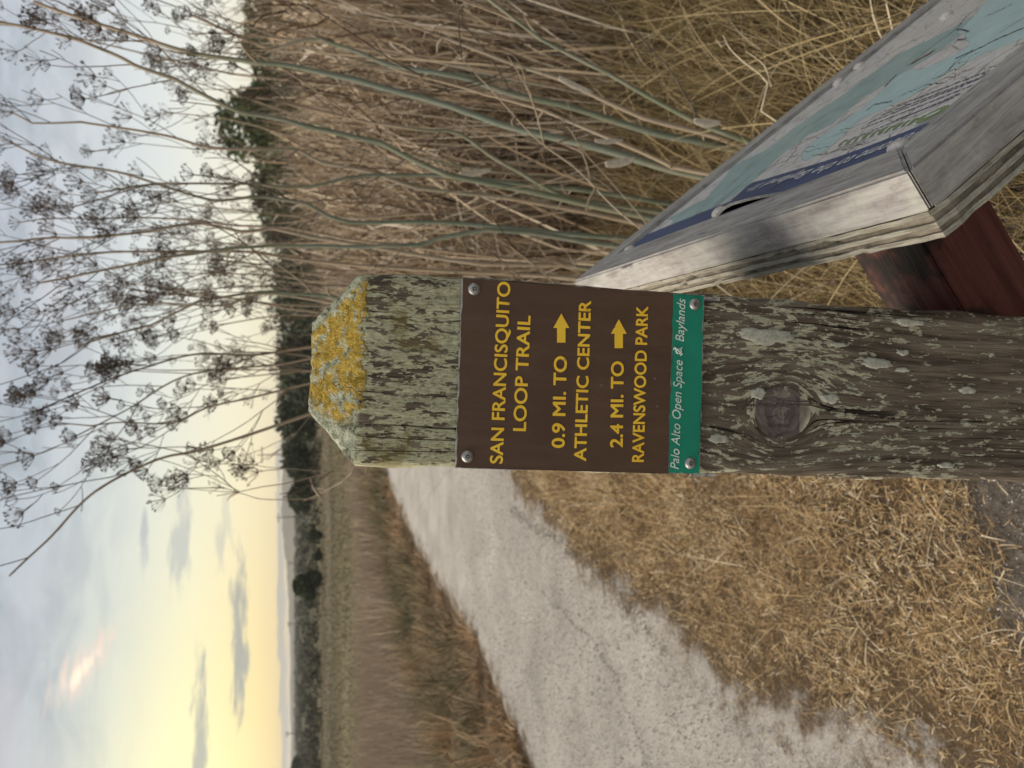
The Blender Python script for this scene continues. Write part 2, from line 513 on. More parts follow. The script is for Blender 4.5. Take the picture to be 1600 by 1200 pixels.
def f_post(t, b):
    O = ocoord(t); x, y, z = t.sep(O)
    dxk = t.m('SUBTRACT', x, kn.x); dzk = t.m('SUBTRACT', z, kn.z)
    r2 = t.m('ADD', t.m('ADD', t.m('MULTIPLY', dxk, dxk), t.m('MULTIPLY', t.m('MULTIPLY', dzk, dzk), .75)), 1e-5)
    r = t.m('ADD', t.m('SQRT', r2), t.m('MULTIPLY', t.m('SUBTRACT', t.noise(O, 55, 3, .6), .5), .012)); A = .021
    wob = t.m('MULTIPLY', t.m('SUBTRACT', t.noise(t.vec(t.m('MULTIPLY', x, 20), t.m('MULTIPLY', y, 20), t.m('MULTIPLY', z, 2.5)), 1.0, 2, .5), .5), .007)
    ratio = t.m('MINIMUM', t.m('DIVIDE', A * A, r2), 1.0)
    psi = t.m('ADD', t.m('MULTIPLY', dxk, t.m('SUBTRACT', 1.0, ratio)), wob)
    g1 = t.noise(t.vec(t.m('MULTIPLY', psi, 230), t.m('MULTIPLY', y, 230), t.m('MULTIPLY', z, 16)), 1.0, 5, .65, .2)
    g2 = t.noise(t.vec(t.m('MULTIPLY', psi, 70), t.m('MULTIPLY', y, 70), t.m('MULTIPLY', z, 7)), 1.0, 4, .6, .3)
    g3 = t.noise(t.vec(t.m('MULTIPLY', psi, 520), t.m('MULTIPLY', y, 520), t.m('MULTIPLY', z, 45)), 1.0, 3, .7)
    gg = t.m('ADD', t.m('MULTIPLY', g1, .6), t.m('MULTIPLY', g2, .4))
    wood = t.ramp(gg, [(.30, (.024, .018, .013)), (.43, (.078, .060, .044)), (.55, (.15, .12, .09)), (.72, (.26, .22, .17))])
    ck = t.noise(t.vec(t.m('MULTIPLY', psi, 75), t.m('MULTIPLY', y, 75), t.m('MULTIPLY', z, 2.2)), 1.0, 2, .5)
    ckm = t.m('MULTIPLY', t.step(t.m('ABSOLUTE', t.m('SUBTRACT', ck, .5)), .016, .004), t.step(t.noise(t.vec(t.m('MULTIPLY', x, 18), t.m('MULTIPLY', y, 18), t.m('MULTIPLY', z, 6)), 1.0, 2, .5), .50, .60))
    wood = t.mix(ckm, wood, (.012, .009, .007))
    # knot
    kmask = t.step(r, A * 1.10, A * .82)
    rings = t.noise(t.vec(t.m('MULTIPLY', r, 420), t.m('MULTIPLY', dxk, 60), t.m('MULTIPLY', dzk, 60)), 1.0, 3, .6)
    kcol = t.ramp(t.m('ADD', t.m('MULTIPLY', rings, .55), t.m('MULTIPLY', g3, .45)), [(.35, (.045, .036, .032)), (.62, (.165, .138, .128))])
    ang = t.m('ARCTAN2', dzk, dxk)
    crk = t.step(t.m('ABSOLUTE', t.m('SINE', t.m('ADD', t.m('MULTIPLY', ang, 1.5), t.m('MULTIPLY', r, 25)))), .10, .0)
    kcol = t.mix(t.m('MULTIPLY', crk, t.step(r, A * .8, A * .3)), kcol, (.015, .012, .01))
    wood = t.mix(kmask, wood, kcol)
    rim = t.m('MULTIPLY', t.step(t.m('ABSOLUTE', t.m('SUBTRACT', r, A * 1.08)), .0035, .0), .4)
    wood = t.mix(rim, wood, (.03, .025, .02))
    # lichen flecks, drawn out along the grain
    up = t.step(z, zsign_bot - .06, zsign_top)                    # above the plate there is far more of it
    fl = t.noise(t.vec(t.m('MULTIPLY', psi, 240), t.m('MULTIPLY', y, 240), t.m('MULTIPLY', z, 62)), 1.0, 3, .5, .6)
    fl2 = t.noise(t.vec(t.m('MULTIPLY', psi, 520), t.m('MULTIPLY', y, 520), t.m('MULTIPLY', z, 200)), 1.0, 4, .7, .4)
    big = t.noise(t.vec(t.m('MULTIPLY', x, 12), t.m('MULTIPLY', y, 12), t.m('MULTIPLY', z, 9)), 1.0, 3, .6)
    dens = t.m('ADD', t.m('MULTIPLY', up, .085), t.m('MULTIPLY', t.m('SUBTRACT', big, .5), .36))
    dens = t.m('ADD', dens, t.m('MULTIPLY', t.step(z, zsign_bot - .25, zsign_bot - .03), .035))
    lv = t.m('ADD', t.m('ADD', t.m('MULTIPLY', fl, .72), t.m('MULTIPLY', fl2, .28)), dens)
    lm = t.m('MULTIPLY', t.step(t.m('ADD', lv, t.m('MULTIPLY', t.m('SUBTRACT', fl2, .5), .16)), .555, .59), t.m('SUBTRACT', 1.0, t.m('MULTIPLY', kmask, .75)))
    lcol = t.ramp(fl2, [(.3, (.17, .16, .105)), (.5, (.33, .315, .225)), (.7, (.47, .45, .34))])
    lcol = t.mix(t.m('MULTIPLY', up, .5), lcol, t.ramp(fl2, [(.3, (.15, .14, .07)), (.5, (.40, .39, .23)), (.72, (.60, .585, .41))]))
    lm = t.m('MULTIPLY', lm, t.m('SUBTRACT', 1.0, t.m('MULTIPLY', ckm, .8)))
    c = t.mix(lm, wood, lcol)
    oliv = t.m('MULTIPLY', t.m('MULTIPLY', t.step(t.noise(O, 26, 4, .6), .55, .66), up), .55)
    c = t.mix(oliv, c, (.16, .125, .03))
    # orange-yellow crust on the bevelled head
    hd = t.m('ADD', z, t.m('MULTIPLY', t.m('SUBTRACT', t.noise(O, 55, 5, .7), .5), .030))
    lft = t.step(t.m('ADD', x, t.m('MULTIPLY', t.m('SUBTRACT', t.noise(O, 40, 4, .6), .5), .05)), -.040, -.028)
    fr = t.step(y, .060, .052)
    rgtm = t.step(t.m('ADD', t.m('ABSOLUTE', x), t.m('MULTIPLY', t.m('SUBTRACT', z, pfront), 1.0)), .066, .060)
    ym = t.m('MULTIPLY', t.m('MULTIPLY', t.step(hd, pfront - .0045, pfront - .001), lft), t.m('MULTIPLY', fr, rgtm))
    holes = t.step(t.noise(O, 70, 5, .75), .44, .50)
    yc = t.ramp(t.noise(O, 200, 5, .75), [(.34, (.14, .095, .015)), (.5, (.33, .22, .035)), (.68, (.45, .34, .10))])
    hdm = t.step(z, pfront - .002, pfront + .002)
    grey = t.ramp(t.noise(O, 120, 4, .7), [(.36, (.05, .048, .04)), (.47, (.27, .29, .20)), (.7, (.48, .50, .40))])
    c = t.mix(t.m('MULTIPLY', hdm, .8), c, grey)
    c = t.mix(t.m('MULTIPLY', ym, holes), c, yc)
    hgt = t.m('ADD', t.m('SUBTRACT', t.m('ADD', t.m('MULTIPLY', gg, .8), t.m('MULTIPLY', g3, .2)), t.m('MULTIPLY', ckm, .5)), t.m('ADD', t.m('MULTIPLY', lm, .12), t.m('MULTIPLY', ym, .25)))
    setp(t, b, c, .92, t.bump(hgt, 1.0, .0042), spec=.15)


MPOST = mat('weathered_lichen_wood', f_post)
post = obj('trail_post', post_mesh(), MPOST); post.matrix_world = PM
tag(post, 'square weathered wooden trail post with yellow lichen on its sloping top', 'post')


def blob_patch(name, cx, cz, rx, rz, seed, mat_, parent, y0=-.0011, th=.0005):
    """a thin uneven crust of lichen lying on the front of the post"""
    rr = random.Random(seed); n = 30; V = [(cx, y0 - th, cz)]; ph = [rr.uniform(0, 6.28) for _ in range(5)]
    for ringk, (f, d) in enumerate(((.6, th), (.93, th * .75), (1.0, -.0012))):
        for k in range(n):
            a_ = 2 * math.pi * k / n
            w = 1 + .10 * math.sin(3 * a_ + ph[0]) + .08 * math.sin(5 * a_ + ph[1]) + .06 * math.sin(9 * a_ + ph[2]) + .05 * math.sin(14 * a_ + ph[3])
            V.append((cx + rx * f * w * math.cos(a_), y0 - d, cz + rz * f * w * math.sin(a_) * (1 + .15 * math.cos(a_))))
    T = [(0, 1 + k, 1 + (k + 1) % n) for k in range(n)]; Q = []
    for ringk in range(2):
        o_ = 1 + ringk * n
        for k in range(n): Q.append((o_ + k, o_ + n + k, o_ + n + (k + 1) % n, o_ + (k + 1) % n))
    return obj(name, np_mesh(name, np.array(V), [np.array(Q), np.array(T)], True), mat_, parent)


MLICH = mat('pale_lichen_crust', lambda t, b: setp(t, b, t.ramp(t.noise(ocoord(t), 260, 4, .7), [(.3, (.22, .22, .17)), (.5, (.36, .355, .29)), (.7, (.45, .44, .37))]), .95, t.bump(t.noise(ocoord(t), 500, 3, .7), .6, .001), spec=.1))
for i, (px, py, hx, hy) in enumerate([(1196, 526, 42, 13), (1369, 568, 26, 9), (1420, 504, 26, 6), (1409, 578, 12, 4), (1511, 610, 15, 6), (1410, 551, 10, 5), (1309, 539, 13, 4), (1478, 700 + 27, 15, 5), (1122, 686, 17, 7), (1184, 615, 12, 9), (1297, 623, 15, 8)]):
    p = post_local(px, py); k = .6 / FPX
    blob_patch('lichen_patch', p.x, p.z, hy * k, hx * k * 1.1, i, MLICH, post)

# ------------------------------------------------------------------ trail sign on the post
MBROWN = mat('brown_sign_paint', lambda t, b: setp(t, b, t.mix(t.step(t.noise(ocoord(t), 70, 5, .7), .665, .70), t.mix(t.m('MULTIPLY', t.step(t.noise(t.vec(*[t.m('MULTIPLY', q, k_) for q, k_ in zip(t.sep(ocoord(t)), (90, 1, 14))]), 1.0, 5, .7), .42, .75), .35), t.ramp(t.noise(ocoord(t), 16, 5, .6), [(.3, (.066, .034, .019)), (.7, (.090, .048, .028))]), (.13, .083, .058)), (.17, .135, .11)), t.ramp(t.noise(ocoord(t), 90, 3, .6), [(.3, (.42,) * 3), (.7, (.60,) * 3)]), t.bump(t.noise(ocoord(t), 900, 2, .5), .15, .0006), spec=.35))
MGREEN = mat('green_sign_paint', lambda t, b: setp(t, b, t.mix(t.step(t.noise(ocoord(t), 70, 5, .7), .64, .70), t.ramp(t.noise(ocoord(t), 20, 4, .6), [(.3, (.004, .17, .105)), (.7, (.007, .225, .14))]), (.02, .09, .06)), .5, spec=.35))
MYEL = mat('yellow_sign_print', lambda t, b: setp(t, b, t.mix(t.step(t.noise(ocoord(t), 160, 4, .7), .66, .70), t.ramp(t.noise(ocoord(t), 25, 3, .6), [(.3, (.78, .46, .025)), (.7, (.86, .56, .05))]), (.20, .11, .03)), .5, spec=.3))
MWHITE = mat('white_sign_print', lambda t, b: setp(t, b, t.ramp(t.noise(ocoord(t), 100, 3, .6), [(.3, (.45, .55, .48)), (.7, (.68, .74, .68))]), .5))
MALU = mat('bare_aluminium_edge', lambda t, b: setp(t, b, t.ramp(t.noise(ocoord(t), 120, 4, .7), [(.35, (.10, .095, .085)), (.6, (.42, .41, .38))]), .6, metal=.2))
MSTEEL = mat('screw_steel', lambda t, b: setp(t, b, t.ramp(t.noise(ocoord(t), 300, 4, .7), [(.3, (.20, .19, .18)), (.7, (.45, .44, .42))]), .38, metal=.75))
MDARK = mat('dark_recess', lambda t, b: setp(t, b, t.ramp(t.noise(ocoord(t), 300, 2, .5), [(.3, (.02, .018, .016)), (.7, (.05, .045, .04))]), .8))

sign = empty('trail_sign', (0, 0, 0), 'brown metal direction sign with yellow lettering and green strip, screwed to post', 'sign')
sign.matrix_world = PM @ Matrix.Translation((0, -.0030, 0))
# plate (front at y = -.0026 in the sign's own frame)
def slab(name, pts, y0, y1, mat_, parent, nsub=1, jit=0.0):
    """pts: outline in (x,z), counter-clockwise seen from the front (-y)"""
    P = []
    for k in range(len(pts)):
        p, q = pts[k], pts[(k + 1) % len(pts)]
        for s_ in range(nsub):
            f = s_ / nsub; j = 0 if s_ == 0 else rng.normal(0, jit)
            dxp, dzp = q[0] - p[0], q[1] - p[1]; Ln = math.hypot(dxp, dzp) or 1
            P.append((p[0] + dxp * f + dzp / Ln * j, p[1] + dzp * f - dxp / Ln * j))
    n = len(P); bm = bmesh.new()
    A_ = [bm.verts.new((x, y0, z)) for x, z in P]; B_ = [bm.verts.new((x, y1, z)) for x, z in P]
    bm.faces.new(A_); bm.faces.new(B_[::-1])
    for k in range(n): bm.faces.new((A_[k], B_[k], B_[(k + 1) % n], A_[(k + 1) % n]))
    bmesh.ops.triangulate(bm, faces=[f for f in bm.faces if len(f.verts) > 4])
    bmesh.ops.recalc_face_normals(bm, faces=bm.faces)
    me = bpy.data.meshes.new(name); bm.to_mesh(me); bm.free()
    return obj(name, me, mat_, parent)


sl = lambda p: (p.x, p.z)
G_L, G_R = post_local(450 + 1361 / 2.2857, 740, .006), post_local(450 + 1378 / 2.2857, 457.5, .006)
slab('sign_plate', [sl(S_BL), sl(S_BR), sl(S_TR), sl(S_TL)], -.0010, .0012, MALU, sign, 24, .0003)
eps = .0007
ins = lambda p, dx_, dz_: (p.x + dx_, p.z + dz_)
slab('brown_panel', [sl(G_L), sl(G_R), ins(S_TR, -eps, -eps), ins(S_TL, eps, -eps)], -.0014, -.0009, MBROWN, sign, 26, .00032)
slab('green_strip', [ins(S_BL, eps, eps), ins(S_BR, -eps, eps * 1.4), (G_R.x - eps, G_R.z - .0002), (G_L.x + eps, G_L.z - .0002)], -.00145, -.0009, MGREEN, sign, 26, .00032)


def text_mesh(txt, bold=0.0, shear=0.0, spacing=1.0):
    c = bpy.data.curves.new('t', 'FONT'); c.body = txt; c.offset = bold; c.shear = shear; c.space_character = spacing
    c.extrude = .004; c.resolution_u = 6
    o = bpy.data.objects.new('t', c); COL.objects.link(o)
    dg = bpy.context.evaluated_depsgraph_get(); dg.update()
    me = bpy.data.meshes.new_from_object(o.evaluated_get(dg), depsgraph=dg)
    bpy.data.objects.remove(o); bpy.data.curves.remove(c)
    return me


CAPM = text_mesh('H'); CAPH = max(v.co.y for v in CAPM.vertices)
Z2 = lambda X, Y: (450 + X / 2.2857, 400 + Y / 2.2857)


def sign_text(name, txt, p0, p1, cap_px, mat_, bold=.020, shear=0, y=-.0016, spacing=1.0):
    a_, b_ = post_local(*Z2(*p0), .005), post_local(*Z2(*p1), .005)
    c_ = post_local(*Z2(p0[0] - cap_px, p0[1]), .005)
    ex = Vector((b_.x - a_.x, 0, b_.z - a_.z)); Ln = ex.length; ex /= Ln
    ez = Vector((-ex.z, 0, ex.x)); caph = abs((Vector((c_.x, 0, c_.z)) - Vector((a_.x, 0, a_.z))).dot(ez))
    src = text_mesh(txt, 0, shear, spacing)
    co = np.array([v.co[:] for v in src.vertices]); fc = [tuple(p.vertices) for p in src.polygons]
    x0, x1 = co[:, 0].min() - bold, co[:, 0].max() + bold
    sx = Ln / (x1 - x0); sy = caph / (CAPH + 2 * bold * .8)
    V_, F_ = [], []
    shifts = [(0, 0)] if bold <= 0 else [(0, 0), (bold, 0), (-bold, 0), (0, bold * .8), (0, -bold * .8), (bold * .7, bold * .55), (-bold * .7, bold * .55), (bold * .7, -bold * .55), (-bold * .7, -bold * .55)]
    for k, (ox, oy) in enumerate(shifts):                 # heavy strokes: nine copies a hair apart in depth
        o_ = len(V_)
        for c3 in co:
            p = Vector((a_.x, 0, a_.z)) + ex * ((c3[0] + ox - x0) * sx) + ez * ((c3[1] + oy + bold * .8) * sy); V_.append((p.x, y - c3[2] * .03 - k * .00002, p.z))
        F_ += [tuple(q + o_ for q in f) for f in fc]
    me = bpy.data.meshes.new(name); me.from_pydata(V_, [], F_); me.update()
    return obj(name, me, mat_, sign)


sign_text('lettering', 'SAN FRANCISQUITO', (767, 742), (795, 93), 46, MYEL)
sign_text('lettering', 'LOOP TRAIL', (850, 626), (867, 213), 46, MYEL)
sign_text('lettering', '0.9 MI. TO', (988, 686), (997, 358), 46, MYEL, .024)
sign_text('lettering', 'ATHLETIC CENTER', (1065, 733), (1083, 160), 43, MYEL, .024)
sign_text('lettering', '2.4 MI. TO', (1196, 684), (1200, 376), 45, MYEL, .024)
sign_text('lettering', 'RAVENSWOOD PARK', (1271, 736), (1287, 180), 42, MYEL, .024)
sign_text('lettering', 'Palo Alto Open Space', (1396, 762), (1410, 372), 30, MWHITE, 0, .28, -.0017)
sign_text('lettering', 'Baylands', (1414, 306), (1420, 153), 30, MWHITE, 0, .28, -.0017)
for (ax0, ax1, y0_, y1_) in ((948, 1005, 309, 205), (1154, 1210, 329, 226)):
    cx = (ax0 + ax1) / 2; h1 = (ax1 - ax0) / 2; h2 = h1 * .52; yh = y0_ + (y1_ - y0_) * .5
    tl = .04 * (y0_ - y1_)
    pts = [(cx + h2, y0_), (cx + h2, yh), (cx - h2, yh), (cx - h2, y0_), (cx + h1, yh), (cx, y1_), (cx - h1, yh)]
    pl = [sl(post_local(*Z2(X, Y), .005)) for X, Y in pts]; g = Geo()
    Va = [(x_, -.0018, z_) for x_, z_ in pl] + [(x_, -.0013, z_) for x_, z_ in pl]
    g.add(Va, [(0, 1, 2, 3), (0, 7, 8, 1), (2, 9, 10, 3), (3, 10, 7, 0), (4, 11, 12, 5), (5, 12, 13, 6)], [(4, 5, 6)])
    obj('arrow', g.mesh('arrow'), MYEL, sign)
# the small bird-like mark between the words on the green strip
mk = Geo(); cx_, cy_ = 1396, 340
ringp = [post_local(*Z2(cx_ + 9 * math.cos(a_) + 0, cy_ + 8 * math.sin(a_)), .005) for a_ in np.linspace(0, 2 * math.pi, 18)]
mk.tube([(p.x, -.0017, p.z) for p in ringp], .0006, 5)
for q0, q1, rd in (((1409, 350), (1380, 326), .0007), ((1409, 352), (1401, 354), .0005), ((1381, 326), (1378, 335), .0005), ((1403, 331), (1409, 326), .0005)):
    a_, b_ = post_local(*Z2(*q0), .005), post_local(*Z2(*q1), .005)
    mk.tube([(a_.x, -.0017, a_.z), (b_.x, -.0017, b_.z)], rd, 5)
obj('bird_mark', mk.mesh('bird_mark', True), MWHITE, sign)


def lathe(prof, n=24):
    """prof: (radius, height) list, axis +z"""
    V = []; Q = []
    for r_, z_ in prof:
        for k in range(n): V.append((r_ * math.cos(2 * math.pi * k / n), r_ * math.sin(2 * math.pi * k / n), z_))
    for i in range(len(prof) - 1):
        for k in range(n): Q.append((i * n + k, i * n + (k + 1) % n, (i + 1) * n + (k + 1) % n, (i + 1) * n + k))
    return np.array(V), np.array(Q)


sV, sQ = lathe([(.0046, 0), (.0046, .0006), (.0043, .0013), (.0034, .0021), (.0022, .0026), (.00195, .0026), (.0001, .0024)])
screw_me = np_mesh('screw', sV, [sQ], True); screw_me.materials.append(MSTEEL)
rg = Geo(); rg.box((-.00135, -.00135, .0018), (.00135, .00135, .00275)); rec_me = rg.mesh('recess'); rec_me.materials.append(MDARK)
ig = Geo(); ig.box((-.0006, -.0006, .002), (.0006, .0006, .0030)); bit_me = ig.mesh('recess_glint'); bit_me.materials.append(MSTEEL)
for k, (X, Y) in enumerate(((665, 118), (641, 716), (1453, 172), (1437, 740))):
    p = post_local(*Z2(X, Y), .005)
    s_ = obj('screw', screw_me, None, sign); s_.matrix_local = Matrix.Translation((p.x, -.0014, p.z)) @ Matrix.Rotation(R(90), 4, 'X') @ Matrix.Rotation(R(11 + 17 * k), 4, 'Z')
    obj('square_recess', rec_me, None, s_); obj('recess_glint', bit_me, None, s_)
for (a_, b_) in (((1088, 465), (1125, 468)), ((1080, 742), (1118, 744))):
    p, q = post_local(*a_, .003), post_local(*b_, .003)
    g = Geo(); g.box((p.x - .0012, .0006, q.z), (p.x + .0012, .0026, p.z)); obj('backing_strip', g.mesh('backing_strip'), MALU, sign)

# ------------------------------------------------------------------ map panel on its sloping frame
DDROP = .38
c0 = CAMP + ray(1420, 265) * (DDROP / -ray(1420, 265).z)
TH = R(52)
PE = Vector((.011, 1, 0)).normalized()                    # along the high edge, away from the camera
PS = Vector((math.cos(TH), 0, -math.sin(TH))); PS = (PS - PE * PS.dot(PE)).normalized()   # down the slope
PN = PS.cross(PE) * -1
if PN.z < 0: PN = -PN
LE, LS, RW, RT, PT = .616, .92, .056, .032, .021
# panel frame matrix: local x = s (down slope), y = e (away), z = n
QM = Matrix((PS, PE, PN)).transposed().to_4x4(); QM.translation = c0
print('panel corner', c0, 'det', QM.to_3x3().determinant())
QMI = QM.inverted()


def panel_pt(px, py, n=0.0):
    w = hit_plane(px, py, QM @ Vector((0, 0, n)), PN); return QMI @ w


panel = empty('map_panel', (0, 0, 0), 'sloping trail map in grey weathered wooden frame on red arm beside post', 'map panel')
panel.matrix_world = QM


def f_greywood(ax, warm_):
    def f(t, b):
        O = ocoord(t); x, y, z = t.sep(O)
        k = [190, 190, 190]; k[ax] = 16
        k2 = [60, 60, 60]; k2[ax] = 9
        v = t.vec(t.m('MULTIPLY', x, k[0]), t.m('MULTIPLY', y, k[1]), t.m('MULTIPLY', z, k[2]))
        v2 = t.vec(t.m('MULTIPLY', x, k2[0]), t.m('MULTIPLY', y, k2[1]), t.m('MULTIPLY', z, k2[2]))
        g = t.noise(v, 1.0, 5, .65, .3); g2 = t.noise(v2, 1.0, 4, .6, .4); st = t.noise(O, 34, 6, .75)
        c = t.ramp(t.m('ADD', t.m('MULTIPLY', g, .55), t.m('MULTIPLY', g2, .45)), [(.3, (.13, .118, .108)), (.5, (.29, .275, .262)), (.7, (.44, .425, .40))])
        c = t.mix(t.m('MULTIPLY', t.step(st, .48, .68), .55), c, (.40, .41, .345))
        c = t.mix(t.m('MULTIPLY', t.step(st, .46, .34), .5), c, warm_)
        crk = t.noise(t.vec(t.m('MULTIPLY', x, k[0] * .8), t.m('MULTIPLY', y, k[1] * .8), t.m('MULTIPLY', z, k[2] * .8)), 1.0, 2, .5)
        c = t.mix(t.m('MULTIPLY', t.step(crk, .31, .27), .8), c, (.03, .025, .022))
        setp(t, b, c, .72, t.bump(t.m('ADD', g, t.m('MULTIPLY', crk, .4)), .6, .0022), spec=.3)
    return f


MRAIL_E = mat('grey_wood_long', f_greywood(1, (.17, .13, .13)))
MRAIL_S = mat('grey_wood_short', f_greywood(0, (.085, .075, .065)))


def rail(name, pts, mat_, zlo, zhi):
    bm = bmesh.new(); A_ = [bm.verts.new((x, y, zhi)) for x, y in pts]; B_ = [bm.verts.new((x, y, zlo)) for x, y in pts]
    n = len(pts); bm.faces.new(A_); bm.faces.new(B_[::-1])
    for k in range(n): bm.faces.new((A_[k], B_[k], B_[(k + 1) % n], A_[(k + 1) % n]))
    bmesh.ops.recalc_face_normals(bm, faces=bm.faces)
    bmesh.ops.bevel(bm, geom=bm.edges[:], offset=.0022, segments=2, affect='EDGES')
    bmesh.ops.triangulate(bm, faces=[f for f in bm.faces if len(f.verts) > 4])
    me = bpy.data.meshes.new(name); bm.to_mesh(me); bm.free()
    return obj(name, me, mat_, panel)


gp = .0006
rail('frame_rail', [(0, gp), (RW - gp, RW), (RW - gp, LE - RW), (0, LE - gp)], MRAIL_E, -RT, 0)            # high edge
rail('frame_rail', [(gp, 0), (LS - gp, 0), (LS - RW, RW - gp), (RW, RW - gp)], MRAIL_S, -RT, 0)           # near end
rail('frame_rail', [(RW, LE - RW + gp), (LS - RW, LE - RW + gp), (LS - gp, LE), (gp, LE)], MRAIL_S, -RT, 0)
rail('frame_rail', [(LS, gp), (LS, LE - gp), (LS - RW + gp, LE - RW), (LS - RW + gp, RW)], MRAIL_E, -RT, 0)


def f_ply(t, b):
    O = ocoord(t); x, y, z = t.sep(O)
    g = t.noise(t.vec(t.m('MULTIPLY', x, 60), t.m('MULTIPLY', y, 30), t.m('MULTIPLY', z, 900)), 1.0, 5, .7, .3)
    st = t.noise(O, 30, 4, .6)
    c = t.ramp(g, [(.3, (.13, .115, .085)), (.5, (.32, .30, .245)), (.7, (.47, .45, .38))])
    c = t.mix(t.m('MULTIPLY', t.step(st, .5, .7), .5), c, (.12, .105, .08))
    setp(t, b, c, .85, t.bump(g, .8, .002), spec=.15)


MPLY = mat('plywood_edge', f_ply)
MPLYD = mat('plywood_dark_veneer', lambda t, b: setp(t, b, t.ramp(t.noise(ocoord(t), 60, 5, .7), [(.3, (.07, .055, .04)), (.65, (.20, .175, .135))]), .9))
npl = 5; zt = -RT - .0012; th = PT / npl
for k in range(npl):
    j = [.003, .0045, .0025, .005, .0035][k]
    N = 60; g = Geo()
    outl = []
    for a_, b_, n_ in (((j, j), (LS - j, j), 60), ((LS - j, j), (LS - j, LE - j), 40), ((LS - j, LE - j), (j, LE - j), 60), ((j, LE - j), (j, j), 60)):
        for q in range(n_):
            f = q / n_; w = rng.normal(0, .0006) + (.003 * max(0, rng.normal(-1.2, 1)) if q else .004)
            dxp, dyp = b_[0] - a_[0], b_[1] - a_[1]; Ln = math.hypot(dxp, dyp)
            outl.append((a_[0] + dxp * f - dyp / Ln * w, a_[1] + dyp * f + dxp / Ln * w))
    n_ = len(outl); ztop = zt - k * th; zbot = zt - (k + 1) * th + .0003
    V_ = [(x, y, ztop) for x, y in outl] + [(x, y, zbot) for x, y in outl] + [(LS / 2, LE / 2, ztop), (LS / 2, LE / 2, zbot)]
    Q_ = [(q, n_ + q, n_ + (q + 1) % n_, (q + 1) % n_) for q in range(n_)]
    T_ = [(2 * n_, q, (q + 1) % n_) for q in range(n_)] + [(2 * n_ + 1, n_ + (q + 1) % n_, n_ + q) for q in range(n_)]
    obj('plywood_ply', np_mesh('plywood_ply', np.array(V_), [np.array(Q_), np.array(T_)]), MPLYD if k in (1, 3) else MPLY, panel)

# the printed map sheet, buckled along its upper edge
E_B = .262


def sheet_h(s_, e_):
    s_ = np.asarray(s_, float); e_ = np.asarray(e_, float)
    crest = E_B + .55 * (s_ - RW)                              # the ridge runs off diagonally
    d = e_ - crest
    b_ = .0125 * np.exp(-np.where(d < 0, (d / .085) ** 2, (d / .035) ** 2)) * np.exp(-(s_ - RW) / .11)
    b2 = .004 * np.exp(-((e_ - E_B - .35 * (s_ - RW) - .03) / .02) ** 2) * np.exp(-(s_ - RW) / .35)
    return -.0055 + b_ + b2 + .0006 * np.sin(s_ * 31) * np.sin(e_ * 23)


def zx(sc, ox, oy, pts): return [(ox + x / sc, oy + y / sc) for x, y in pts]


water_dull = [(1040, 336), (1100, 306), (1140, 256), (1190, 230), (1220, 208), (1280, 166), (1340, 126), (1400, 80), (1470, 45), (1530, 12), (1560, 0), (1545, 14), (1480, 62), (1450, 82), (1400, 112), (1340, 150), (1300, 190), (1260, 212), (1220, 244), (1190, 266), (1140, 300), (1100, 326), (1080, 342), (1050, 352)]
water_bright = [(1248, 240), (1258, 226), (1290, 202), (1340, 167), (1370, 138), (1407, 107), (1450, 95), (1490, 78), (1510, 60), (1500, 40), (1523, 10), (1560, -20), (1640, -40), (1640, 20), (1600, 48), (1540, 74), (1483, 100), (1433, 133), (1380, 160), (1340, 182), (1290, 228), (1262, 248)]


def inside(poly, X, Y):
    c = np.zeros(X.shape, bool); n = len(poly); j = n - 1
    for i in range(n):
        xi, yi = poly[i]; xj, yj = poly[j]
        k = ((yi > Y) != (yj > Y)) & (X < (xj - xi) * (Y - yi) / (yj - yi + 1e-12) + xi); c ^= k; j = i
    return c


ps = np.linspace(RW - .004, LS - RW + .004, 276); pe = np.linspace(RW - .004, LE - RW + .004, 172)
SS, EE = np.meshgrid(ps, pe)
HH = sheet_h(SS, EE)
wd = [tuple(panel_pt(*p)[:2]) for p in water_dull]; wb = [tuple(panel_pt(*p)[:2]) for p in water_bright]
jx = SS + .003 * np.sin(EE * 60 + SS * 40) + .0010 * np.sin(EE * 190 - SS * 130); jy = EE + .003 * np.sin(SS * 70 - EE * 40)
tn = np.full(SS.shape, 0.0)
tn[inside(wd, jx, jy)] = .5
tn[inside(wb, jx, jy)] = 1.0
tn[SS < RW + .052] = -1.0                                  # the blue heading band is its own part
na, nb = SS.shape; ii, jj = np.meshgrid(np.arange(na - 1), np.arange(nb - 1), indexing='ij'); a = ii * nb + jj
sq = np.stack([a, a + 1, a + nb + 1, a + nb], -1).reshape(-1, 4)
colmask = (jj.ravel() < np.searchsorted(ps, RW + .054) - 1)
SV_ = np.stack([SS, EE, HH], -1).reshape(-1, 3)


